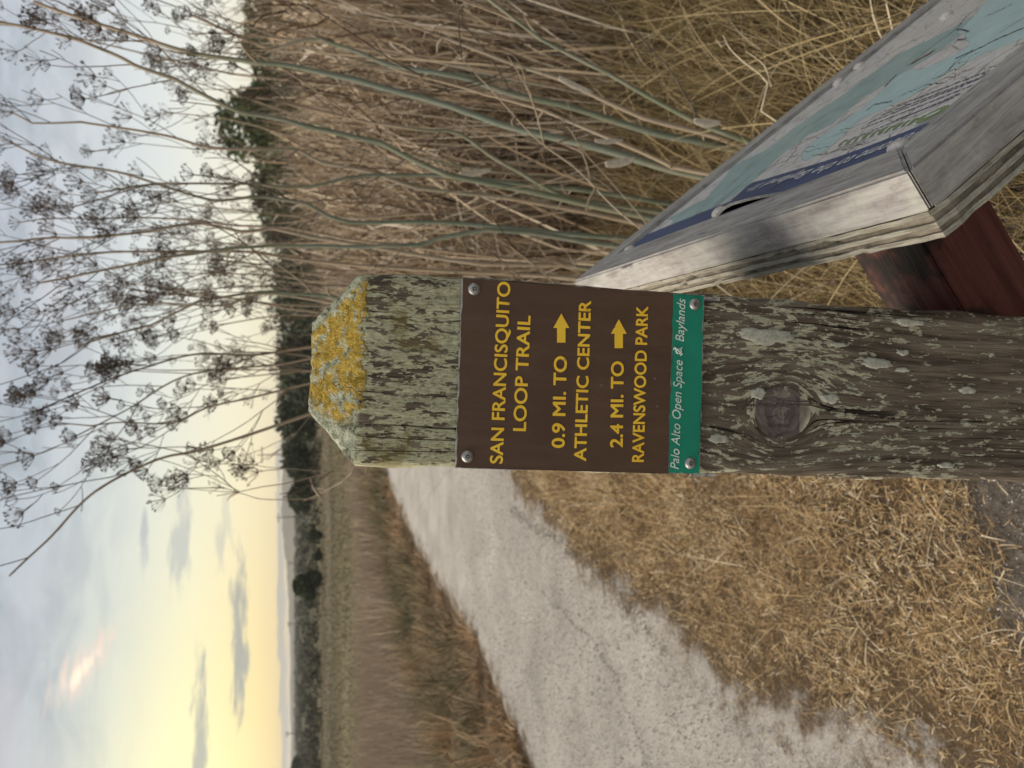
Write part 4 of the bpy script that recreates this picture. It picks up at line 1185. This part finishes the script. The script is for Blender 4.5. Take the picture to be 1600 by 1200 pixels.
def noise2(x, y, s):
    return (np.sin(x * s + 1.3) * np.sin(y * s * 1.3 + .4) + .6 * np.sin(x * s * 2.3 - y * s * 1.1 + 2) + .4 * np.sin(x * s * 4.1 + y * s * 3.7)) / 2


# matted straw between trail and post
def scatter(n, x0, x1, y0, y1, keep):
    x = rng.uniform(x0, x1, n); y = rng.uniform(y0, y1, n); k = keep(x, y); x, y = x[k], y[k]
    return x, y, terrain(x, y)


def keep_straw(x, y):
    off = x - xr(y)
    p = sstep(off + .09 * noise2(x, y, 9) + .06 * noise2(x, y, 31), -.08, .34)
    p = p * (1 - .95 * sstep(1.40 + .4 * x - y + .10 * noise2(x, y, 8), .0, .14)) * (.40 + .60 * sstep(noise2(x, y, 7) + .5 * noise2(x, y, 23), -.4, .5))
    return rng.random(len(x)) < p


x, y, z = scatter(330000, -1.2, .75, .9, 4.8, keep_straw); n = len(x)
blades('matted_straw', np.stack([x, y, z + rng.uniform(0, .025, n)], 1), rng.uniform(.008, .036, n) * (1 + (rng.random(n) < .06) * 1.2) * (1 + .25 * sstep(y, 2.4, 4)), rng.uniform(.0008, .0022, n) * (1 + .5 * sstep(y, 2, 4)), rng.uniform(0, 6.28, n), rng.uniform(.75, 1.65, n), rng.normal(.1, .5, n), 2, np.clip(rng.normal(.52, .27, n) + .20 * noise2(x, y, 5.5) + .12 * noise2(x, y, 14), 0, 1), MSTRAW)
tag(bpy.data.objects['matted_straw'], 'matted dry straw lying between the gravel trail and the post', 'straw', kind='stuff')
# longer bent straws standing among the matted ones
x, y, z = scatter(9000, -1.1, 1.1, 1.25, 4.6, lambda x, y: rng.random(len(x)) < sstep(x - xr(y), .05, .55) * (.3 + .7 * sstep(y, 1.7, 2.6))); n = len(x)
o = blades('bent_straw', np.stack([x, y, z], 1), rng.uniform(.06, .22, n), rng.uniform(.0013, .0026, n), rng.uniform(0, 6.28, n), rng.uniform(.2, 1.1, n), rng.uniform(-.2, 1.2, n), 4, np.clip(rng.normal(.62, .2, n), 0, 1), MSTRAW)
tag(o, 'thin bent dry grass stalks standing over the matted straw', 'straw', kind='stuff')
# tall curling dry grass behind and below the map panel
x, y, z = scatter(30000, .05, 2.6, .75, 2.7, lambda x, y: rng.random(len(x)) < .25 + .75 * sstep(noise2(x, y, 5), -.6, .5)); n = len(x)
dkeep = ~((x < .2) & (y < .8)); x, y, z = x[dkeep], y[dkeep], z[dkeep]; n = len(x)
big = sstep(x, .5, 1.5)
hh = rng.uniform(.12, .36, n) * (1 + .6 * big)
o = blades('tall_dry_grass', np.stack([x, y, z], 1), hh, rng.uniform(.0014, .0034, n), rng.uniform(0, 6.28, n), rng.uniform(.05, .8, n), rng.normal(.5, .8, n), 6, np.clip(rng.normal(.45, .24, n), 0, 1), MTALL)
tag(o, 'tall curling dry grass behind the map panel', 'grass', kind='stuff')
x, y, z = scatter(500, .3, 2.0, .95, 2.2, lambda x, y: np.ones(len(x), bool)); n = len(x)
o = blades('curling_grass', np.stack([x, y, z], 1), rng.uniform(.35, .70, n), rng.uniform(.0024, .0048, n), rng.uniform(0, 6.28, n), rng.uniform(.05, .5, n), rng.uniform(.5, 3.2, n), 12, np.clip(rng.normal(.75, .15, n), 0, 1), MTALL)
tag(o, 'pale curled grass blades rising from the darker grass behind the panel', 'grass', kind='stuff')
# dead stalk thicket behind the fennel
x, y, z = scatter(15000, -.35, 5.5, 2.4, 6.5, lambda x, y: (x > .02 + .02 * y) & (rng.random(len(x)) < .6 + .4 * np.sign(noise2(x, y, 3)))); n = len(x)
hgt = rng.uniform(.35, 1.38, n) * (1 + .32 * sstep(x, .5, 1.9))
o = blades('dead_stalk_thicket', np.stack([x, y, z], 1), hgt, rng.uniform(.003, .016, n) * (rng.random(n) ** 1.5 * .8 + .4), rng.uniform(0, 6.28, n), np.abs(rng.normal(.14, .26, n)), rng.normal(.15, .35, n), 4, np.clip(rng.normal(.60, .32, n), 0, 1), MTHICK)
tag(o, 'thicket of dead upright stalks behind the fennel', 'thicket', kind='stuff')
x, y, z = scatter(52000, -.2, 5, 2.9, 7.0, lambda x, y: (x > .05 + .03 * y)); n = len(x)
utop = (.95 + .50 * sstep(x, .3, 1.6)) * (.82 + .22 * noise2(x, y, 2.6))
o = blades('brown_undergrowth', np.stack([x, y, z + rng.uniform(0, 1, n) ** .8 * utop], 1), rng.uniform(.08, .36, n), rng.uniform(.004, .016, n), rng.uniform(0, 6.28, n), rng.uniform(0, 1.9, n), rng.normal(.3, .8, n), 3, np.clip(rng.normal(.58, .28, n) + .18 * noise2(x, y, 3.3), 0, 1), MTHICK)
tag(o, 'brown tangled undergrowth filling the thicket', 'undergrowth', kind='stuff')
# bank beside the trail, on the far side
def keep_bank(x, y):
    d = xl(y) - x
    return rng.random(len(x)) < sstep(d + .16 * noise2(x, y, 4), -.12, .18) * (.45 + .55 * sstep(noise2(x, y, 3.1), -.5, .3))


cx, cy, cz = scatter(4600, -7.5, .8, 3.2, 14.5, keep_bank); nc_ = len(cx); per = 34
ctint = np.clip(.50 + .34 * noise2(cx, cy, 1.7) + rng.normal(0, .17, nc_), 0, 1); fringe = 1 - sstep(xl(cy) - cx, .05, .30); ctint = np.clip(ctint + .5 * fringe, 0, 1)
chh = rng.uniform(.10, .36, nc_) * (1 - .45 * fringe) * (.8 + .4 * sstep(noise2(cx, cy, 2.2), -.3, .6)); n = nc_ * per
aa = rng.uniform(0, 6.28, n); rad_ = np.abs(rng.normal(0, .07, n)); x = np.repeat(cx, per) + np.cos(aa) * rad_; y = np.repeat(cy, per) + np.sin(aa) * rad_
o = blades('bank_grass', np.stack([x, y, terrain(x, y)], 1), np.repeat(chh, per) * rng.uniform(.5, 1.15, n), rng.uniform(.004, .011, n), aa + rng.normal(0, .5, n), np.clip(rad_ * 7 + rng.normal(.1, .2, n), 0, 1.4), rng.normal(.5, .5, n), 3, np.clip(np.repeat(ctint, per) + rng.normal(0, .10, n), 0, 1), MBANK)
tag(o, 'green and rusty grass on the bank along the far trail edge', 'grass', kind='stuff')
x, y, z = scatter(70000, -26, 9, 9.5, 30, lambda x, y: (xl(y) - x > 1.2) | (y > 15)); n = len(x)
tt = np.clip(.5 + .2 * noise2(x, y, .8) + rng.normal(0, .16, n) + .4 * sstep(y, 22, 30), 0, 1)
o = blades('tan_reeds', np.stack([x, y, z], 1), rng.uniform(.30, .75, n) * (1 - .5 * sstep(y, 20, 30)), rng.uniform(.010, .024, n), rng.uniform(0, 6.28, n), np.abs(rng.normal(.1, .2, n)), rng.normal(.2, .3, n), 3, tt, MREED)
tag(o, 'tan reed bed between the trail bank and the green marsh', 'reeds', kind='stuff')

x, y, z = scatter(90000, -44, 14, 26, 70, lambda x, y: (np.abs(x) < y * .62) & (rng.random(len(x)) < .5 + .5 * sstep(noise2(x + 3 * np.sin(y * .21), y * 1.7, .17), -.5, .5))); n = len(x)
tt = np.clip(.55 + .26 * noise2(x * .31 + 4 * np.sin(y * .13), y * 1.9, .23) + rng.normal(0, .2, n), 0, 1)
MMARSH = tint_mat('marsh_plants', [(0, (.10, .09, .05)), (.35, (.15, .135, .07)), (.6, (.20, .165, .10)), (.85, (.26, .205, .13)), (1, (.32, .255, .165))], .9, 0)
o = blades('marsh_plants', np.stack([x, y, z], 1), rng.uniform(.05, .22, n), rng.uniform(.02, .06, n), rng.uniform(0, 6.28, n), rng.uniform(.1, 1.0, n), rng.normal(.3, .4, n), 2, tt, MMARSH)
tag(o, 'low olive and tan marsh plants between reed bed and far scrub', 'marsh plants', kind='stuff')

# grit on soil and trail
def grit(name, n, keep, x0, x1, y0, y1, smin, smax, mat_, label):
    x, y, z = scatter(n, x0, x1, y0, y1, keep); n = len(x); s_ = rng.uniform(smin, smax, n) * rng.uniform(.5, 1, n)
    o_ = np.array([[1, 0, 0], [0, 1, 0], [-1, 0, 0], [0, -1, 0], [0, 0, .7], [0, 0, -.7]])
    V_ = np.stack([x, y, z + s_ * .3 + (keep is not keep_soil) * .0285], 1)[:, None, :] + o_[None] * s_[:, None, None] * rng.uniform(.6, 1.3, (n, 6, 1))
    T_ = np.array([(0, 1, 4), (1, 2, 4), (2, 3, 4), (3, 0, 4), (1, 0, 5), (2, 1, 5), (3, 2, 5), (0, 3, 5)])
    F_ = (np.arange(n)[:, None, None] * 6 + T_[None]).reshape(-1, 3)
    o_ = obj(name, np_mesh(name, V_.reshape(-1, 3), [F_], False, np.repeat(rng.random(n), 6)), mat_)
    return tag(o_, label, 'grit', kind='stuff')


def keep_soil(x, y): return rng.random(len(x)) < sstep(x - xr(y), -.1, .1) * (1 - .75 * sstep(y - .4 * x, 1.35, 1.6))
def keep_path(x, y): return (x < xr(y) - .02) & (x > xl(y) + .05) & (rng.random(len(x)) < 1 - sstep(y, 2.6, 7.5))
MGRIT = tint_mat('pale_grit', [(0, (.10, .09, .08)), (.6, (.24, .23, .21)), (.92, (.50, .48, .45)), (1, (.75, .73, .69))], .8, 0)
grit('soil_grit', 30000, keep_soil, -1.1, .9, .75, 2.2, .0012, .0034, MGRIT, 'pale grit scattered over the dark soil near the post')
grit('trail_grit', 110000, keep_path, -2.6, -.3, 1.0, 7.5, .0012, .0050, MGRIT, 'loose pale grit on the gravel trail')
MDGRIT = tint_mat('dark_grit', [(0, (.055, .046, .034)), (.6, (.13, .112, .085)), (1, (.22, .195, .15))], .9, 0)
for nm_, pl_, w_, cnt_, lab_ in (('runnel_grit', [(845, 925), (868, 945), (893, 968), (930, 1010), (962, 1060), (985, 1120), (1012, 1195)], .009, 420, 'thin dark curving line of grit along the trail'), ('edge_grit', [(800, 800), (850, 832), (900, 868), (940, 900), (985, 950), (1040, 1010)], .035, 420, 'dark damp grit along the near trail edge')):
    LP_ = px_line(pl_, .025, 400); LP_ += .012 * np.stack([np.sin(np.linspace(0, 31, 400)), np.sin(np.linspace(2, 25, 400)), np.zeros(400)], 1)

    def near_line(x, y, LP_=LP_, w_=w_):
        d = np.full(len(x), 9.0)
        for q in LP_: d = np.minimum(d, np.hypot(x - q[0], y - q[1]))
        return rng.random(len(x)) < np.exp(-(d / w_) ** 2) * (.6 + .4 * (noise2(x, y, 25) > -.2))
    grit(nm_, cnt_ * 40, near_line, LP_[:, 0].min() - .1, LP_[:, 0].max() + .1, LP_[:, 1].min() - .1, LP_[:, 1].max() + .1, .0015, .0045, MDGRIT, lab_)

# ------------------------------------------------------------------ single pieces lying about
MTWIG = mat('dry_twig', lambda t, b: setp(t, b, t.ramp(t.noise(ocoord(t), 120, 4, .6), [(.3, (.33, .27, .17)), (.7, (.56, .49, .35))]), .8))
TW = [([(1541, 750 + 150), (1560, 903), (1596, 917)], 'pale bent straw lying on dark soil at the picture edge', .0016), ([(1484, 762), (1462, 830), (1444, 890)], 'long thin straw slanting across the straw edge left of the post', .0012),
      ([(1418, 833), (1408, 864), (1398, 884)], 'short pale straw lying amid matted straw left of the post', .0015), ([(1127, 857), (1108, 878), (1088, 893)], 'grey twig lying at the foot of the taller straw', .0028),
      ([(1217, 818), (1232, 830), (1250, 839)], 'short thick grey straw piece lying on the straw mat', .0026), ([(1262, 992), (1270, 1006), (1275, 1016)], 'small white twig end on straw near the trail edge', .0026),
      ([(1372, 1014), (1380, 1020), (1392, 1024)], 'curved white straw piece in the middle of the straw mat', .0028), ([(1296, 976), (1308, 985), (1312, 988)], 'short pale twig beside the curved white straw piece', .0020),
      ([(1600, 985), (1584, 1004), (1576, 1028)], 'forked pale straw on the straw at the picture edge', .0018), ([(1330, 1040), (1340, 1000), (1348, 990)], 'brown stalk lying between the trail edge and straw mat', .0020),
      ([(1500, 1000), (1555, 985), (1598, 992)], 'thin arching straw lying over the dark soil', .0012), ([(1476, 1043), (1490, 1052), (1496, 1056)], 'stubby straw piece near the lower trail edge', .0018)]
for pts, lab, w in TW:
    P = [np.array(hit_z(px, py, .055)) for px, py in pts]
    for q in P: q[2] = float(terrain(q[0], q[1])) + .012
    C = catmull(P, 9); C[:, 2] += .006 * np.sin(np.linspace(0, math.pi, 9))
    g = Geo(); g.tube(C - C[0], np.linspace(w, w * .6, 9), 6); o = obj('dry_twig', g.mesh('dry_twig', True), MTWIG, None, C[0]); tag(o, lab, 'twig', 'dry twigs lying on the ground')
# bare forked twig sticking up behind the map frame
bt = Geo(); Yb = 1.15
for pts, w in (([(1222, 195), (1200, 130), (1160, 95), (1140, 75), (1130, 55)], .0022), ([(1205, 135), (1196, 105), (1180, 90), (1165, 80)], .0016), ([(1136, 65), (1128, 72), (1118, 62)], .0012)):
    P = [np.array(hit_y(px, py, Yb)) for px, py in pts]
    if w > .002: P = [np.array([P[0][0] - .01, Yb, float(terrain(P[0][0], Yb))])] + P
    C = catmull(P, 16); bt.tube(C, np.linspace(w, w * .5, 16), 6)
o = obj('bare_twig', bt.mesh('bare_twig', True), MTWIG); tag(o, 'bare forked grey twig standing in the grass behind the map frame', 'twig')
# papery pale leaf scraps
MPAPER = mat('papery_dry_leaf', lambda t, b: setp(t, b, t.ramp(t.noise(ocoord(t), 90, 4, .6), [(.3, (.40, .33, .25)), (.7, (.62, .56, .47))]), .8))
for px, py, Lp, Wp, ang, Yl, lab in ((1106, 190, 44, 13, 4, 1.45, 'white papery dry leaf lying in grass nearest the map frame'), (970, 252, 50, 13, -12, 1.68, 'pale pointed dry leaf sheath between the fennel stems'), (952, 219, 45, 8, -2, 1.66, 'narrow pale leaf sheath hanging on a green fennel stem'), (900, 133, 60, 10, 24, 1.75, 'grey brown withered leaf sheath on the pale fennel stem'), (743, 268, 52, 11, -8, 1.95, 'tan curled dry leaf sheath on the arching fennel stem')):
    n_ = 14; Vv = []; c_, s__ = math.cos(R(ang)), math.sin(R(ang))
    for k in range(n_):
        f = k / (n_ - 1); w = Wp * (math.sin(math.pi * min(1, .12 + f * .86)) ** .6) * .5; cxp = (f - .5) * Lp; bow = 2.2 * math.sin(f * 3)
        for sgn, dyp in ((1, 0), (0, .006), (-1, 0)):
            xx_, yy_ = cxp, bow + sgn * w
            q = hit_y(px + xx_ * c_ - yy_ * s__, py + xx_ * s__ + yy_ * c_, Yl + dyp); Vv.append(tuple(q))
    Q_ = [(3 * k + j, 3 * k + j + 1, 3 * k + j + 4, 3 * k + j + 3) for k in range(n_ - 1) for j in (0, 1)]
    V0 = np.array(Vv); o = obj('dry_leaf', np_mesh('dry_leaf', V0 - V0[0], [np.array(Q_)], True), MPAPER, None, tuple(V0[0]))
    sm = o.modifiers.new('thickness', 'SOLIDIFY'); sm.thickness = .0008
    tag(o, lab, 'leaf', 'dry leaves caught among the stems')

# ------------------------------------------------------------------ trees, bushes and poles far off
MFOL = tint_mat('dark_foliage', [(0, (.020, .028, .014)), (.5, (.040, .052, .024)), (1, (.075, .088, .038))], .8, 0)
MFOL2 = tint_mat('green_foliage', [(0, (.028, .040, .015)), (.5, (.055, .075, .026)), (1, (.10, .12, .045))], .8, 0)
MBARK = mat('bark', lambda t, b: setp(t, b, t.ramp(t.noise(ocoord(t), 8, 4, .6), [(.3, (.05, .04, .032)), (.7, (.12, .10, .08))]), .9))


def leaf_cloud(blobs, n, size, rr):
    c = np.array([b_[:3] for b_ in blobs]); r_ = np.array([b_[3] for b_ in blobs]); fl_ = np.array([b_[4] if len(b_) > 4 else 1.0 for b_ in blobs])
    pr = r_ ** 2 / (r_ ** 2).sum(); k = rr.choice(len(blobs), n, p=pr)
    d = rr.normal(size=(n, 3)); d /= np.linalg.norm(d, axis=1)[:, None]
    rad = r_[k] * rr.uniform(.55, 1.06, n) ** .7; P = c[k] + d * rad[:, None] * np.stack([np.ones(n), np.ones(n), fl_[k]], 1)
    a_ = rr.normal(size=(n, 3)); a_ /= np.linalg.norm(a_, axis=1)[:, None]; b_ = np.cross(a_, rr.normal(size=(n, 3))); b_ /= np.linalg.norm(b_, axis=1)[:, None]
    s_ = size * rr.uniform(.5, 1.3, n)[:, None]
    V_ = np.stack([P - a_ * s_, P + b_ * s_ * .45, P + a_ * s_, P - b_ * s_ * .45], 1).reshape(-1, 3)
    return V_, np.arange(n * 4).reshape(n, 4), np.repeat(np.clip(rr.normal(.45, .25, n), 0, 1), 4)


def tree(name, label, cat, px_c, D, v_top, width_px, zg, seed, mat_, n=2600, leaf=.28, trunk=True, flat=.85, low=.22, group='trees beyond the marsh'):
    """px_c: photo y of its middle; v_top: photo x of its top; D metres off"""
    rr = np.random.default_rng(seed); d = ray(v_top, px_c); k = D / d.y; X = d.x * k; ztop = CAM_H + d.z * k
    Wm = width_px / FPX * D; H = ztop - zg
    root = empty(name, (X, D, zg), label, cat, group)
    blobs = []; nb = 9
    for q in range(nb):
        a_ = rr.uniform(0, 6.28); f = rr.uniform(.1, 1); hz_ = low + (1 - low) * rr.uniform(.15, .8)
        r_ = Wm * rr.uniform(.17, .28); blobs.append((math.cos(a_) * Wm * .30 * f, math.sin(a_) * Wm * .30 * f, min(H * hz_, H - r_ * flat), r_, flat))
    r_ = Wm * .26; blobs.append((0, 0, H - r_ * flat, r_, flat))
    V_, F_, T_ = leaf_cloud(blobs, n, leaf, rr)
    V_[:, 2] = np.maximum(V_[:, 2], .05)
    obj('crown', np_mesh('crown', V_, [F_], False, T_), mat_, root)
    g = Geo(); tr = max(.06, H * .022)
    g.tube([(0, 0, -.1), (.02 * H, 0, H * .35), (0, .02 * H, H * .7)], [tr * 1.3, tr, tr * .5], 8)
    for b_ in blobs[:5]: g.tube([(.01 * H, 0, H * .25), (b_[0] * .5, b_[1] * .5, H * .45), b_[:3]], [tr * .6, tr * .4, tr * .2], 5, cap=False)
    obj('trunk', g.mesh('trunk', True), MBARK, root)
    return root


tree('broad_tree', 'tallest green tree top showing above the fennel at the upper right', 'tree', 190, 46, 338, 200, -1, 11, MFOL2, 3800, .24, flat=.9)
tree('broad_tree', 'dark tree between the tall green tree and the low far tree row', 'tree', 285, 52, 392, 190, -1, 12, MFOL, 3200, .26, low=.05)
tree('broad_tree', 'green tree almost hidden by dense fennel stems at the right edge', 'tree', 60, 50, 380, 190, -1, 13, MFOL2, 3000, .26)
tree('broad_tree', 'dark tree right above the yellow lichen of the post top', 'tree', 560, 78, 432, 150, -1, 14, MFOL, 3000, .30, low=.05)
tree('broad_tree', 'dark tree behind the seed heads to the right of the post', 'tree', 430, 70, 418, 170, -1, 15, MFOL, 3000, .28, low=.05)
tree('broad_tree', 'low dark tree behind the fennel, left of the tallest trees', 'tree', 360, 74, 410, 120, -1, 16, MFOL, 2600, .28, low=.05)
tree('broad_tree', 'dark rounded tree just left of the post top', 'tree', 655, 84, 428, 100, -1, 17, MFOL, 3000, .30, low=.03)
tree('broad_tree', 'dark tree left of the post under the far utility pole', 'tree', 720, 88, 440, 84, -1, 18, MFOL, 2800, .30, low=.03)
tree('broad_tree', 'last low dark tree at the left end of the tree row', 'tree', 775, 88, 449, 62, -1, 19, MFOL, 2400, .28, low=.03)
tree('round_bush', 'large round dark bush standing alone on the marsh', 'bush', 917, 62, 457, 54, -1, 21, MFOL, 5200, .13, low=.08, flat=.95, group='bushes on the marsh')
tree('round_bush', 'small dark pointed bush between the round bush and tree row', 'bush', 836, 64, 483, 20, -1, 22, MFOL, 900, .13, low=.05, flat=1.0, group='bushes on the marsh')
tree('round_bush', 'smallest dark bush just right of the large round bush', 'bush', 868, 64, 490, 18, -1, 23, MFOL, 700, .12, low=.05, group='bushes on the marsh')
tree('round_bush', 'low grey green bush at the left edge on the skyline', 'bush', 1195, 170, 455, 26, -1, 24, MFOL, 1400, .35, low=.05, group='bushes on the marsh')

MPOLE = mat('utility_pole_wood', lambda t, b: setp(t, b, t.ramp(t.noise(ocoord(t), 3, 4, .6), [(.3, (.09, .075, .06)), (.7, (.16, .14, .12))]), .9))
for py, vt, D, aw, lab in ((711, 402, 165, 24, 'nearest utility pole with a crossarm above the dark trees left of post'), (809, 431, 250, 15, 'utility pole with crossarm in front of the far hills'), (1147, 447, 420, 9, 'small far utility pole near the left edge of the skyline'), (880, 452, 520, 7, 'tiny far utility pole just right of the round bush'), (975, 450, 520, 7, 'tiny far utility pole left of the round bush')):
    d = ray(vt, py); k = D / d.y; X = d.x * k; zt_ = CAM_H + d.z * k; Hh = zt_ + 1
    root = empty('utility_pole', (X, D, -1), lab, 'utility pole', 'utility poles on the skyline')
    rp = max(.14, D * .0007); g = Geo(); g.tube([(0, 0, -.3), (0, 0, Hh * .5), (0, 0, Hh)], [rp * 1.1, rp, rp * .8], 8); obj('pole', g.mesh('pole', True), MPOLE, root)
    wa = aw / FPX * D / 2; g = Geo(); zc_ = Hh - max(.5, (Hh) * .10); g.box((-wa, -rp * 1.5, zc_ - rp * .6), (wa, -rp * .75, zc_ + rp * .6)); obj('crossarm', g.mesh('crossarm'), MPOLE, root)
    for sx_ in (-.9, -.45, .45, .9):
        g = Geo(); g.tube([(sx_ * wa, -rp, zc_ + rp * .6), (sx_ * wa, -rp, zc_ + rp * 2.2)], [rp * .5, rp * .35], 6); obj('insulator', g.mesh('insulator'), MPOLE, root)

# low scrub covering the far marsh, too far and thick to count
rr = np.random.default_rng(99); n = 4200
yy = 66 * np.exp(rr.uniform(0, 2.6, n) ** 1.0); xx = rr.uniform(-.75, .75, n) * yy - .05 * yy
Vs, Fs, Ts = [], [], []; cnt = 0
for k in range(n):
    r_ = rr.uniform(.2, .6) * (1 + yy[k] / 220); m_ = 26
    V_, F_, T_ = leaf_cloud([(xx[k], yy[k], -1 + r_ * .3, r_, .7), (xx[k] + r_ * .8, yy[k], -1 + r_ * .2, r_ * .7, .6)], m_, r_ * .42, rr)
    V_[:, 2] = np.maximum(V_[:, 2], -1.02); Vs.append(V_); Fs.append(F_ + cnt); Ts.append(T_); cnt += len(V_)
MSCRUB = tint_mat('marsh_scrub', [(0, (.045, .045, .028)), (.5, (.062, .060, .038)), (1, (.085, .078, .050))], .9, 0)
o = obj('marsh_scrub', np_mesh('marsh_scrub', np.concatenate(Vs), [np.concatenate(Fs)], False, np.concatenate(Ts)), MSCRUB)
tag(o, 'low olive scrub covering the far marsh below the skyline', 'scrub', kind='stuff')

# ------------------------------------------------------------------ evening haze over the marsh
hz = Geo(); hz.box((-9500, -60, -5), (9500, 11000, 36))
MHAZE = bpy.data.materials.new('evening_haze'); MHAZE.use_nodes = True
t = NT(MHAZE.node_tree); t.n.remove(t.n['Principled BSDF'])
pv_ = t.node('ShaderNodeVolumePrincipled'); pv_.inputs['Color'].default_value = (.86, .86, .84, 1); pv_.inputs['Density'].default_value = .0003; pv_.inputs['Anisotropy'].default_value = .2
t.l.new(pv_.outputs[0], t.n['Material Output'].inputs['Volume'])
o = obj('haze', hz.mesh('haze'), MHAZE); tag(o, 'thin evening haze over the marsh and hills', 'haze', kind='stuff')
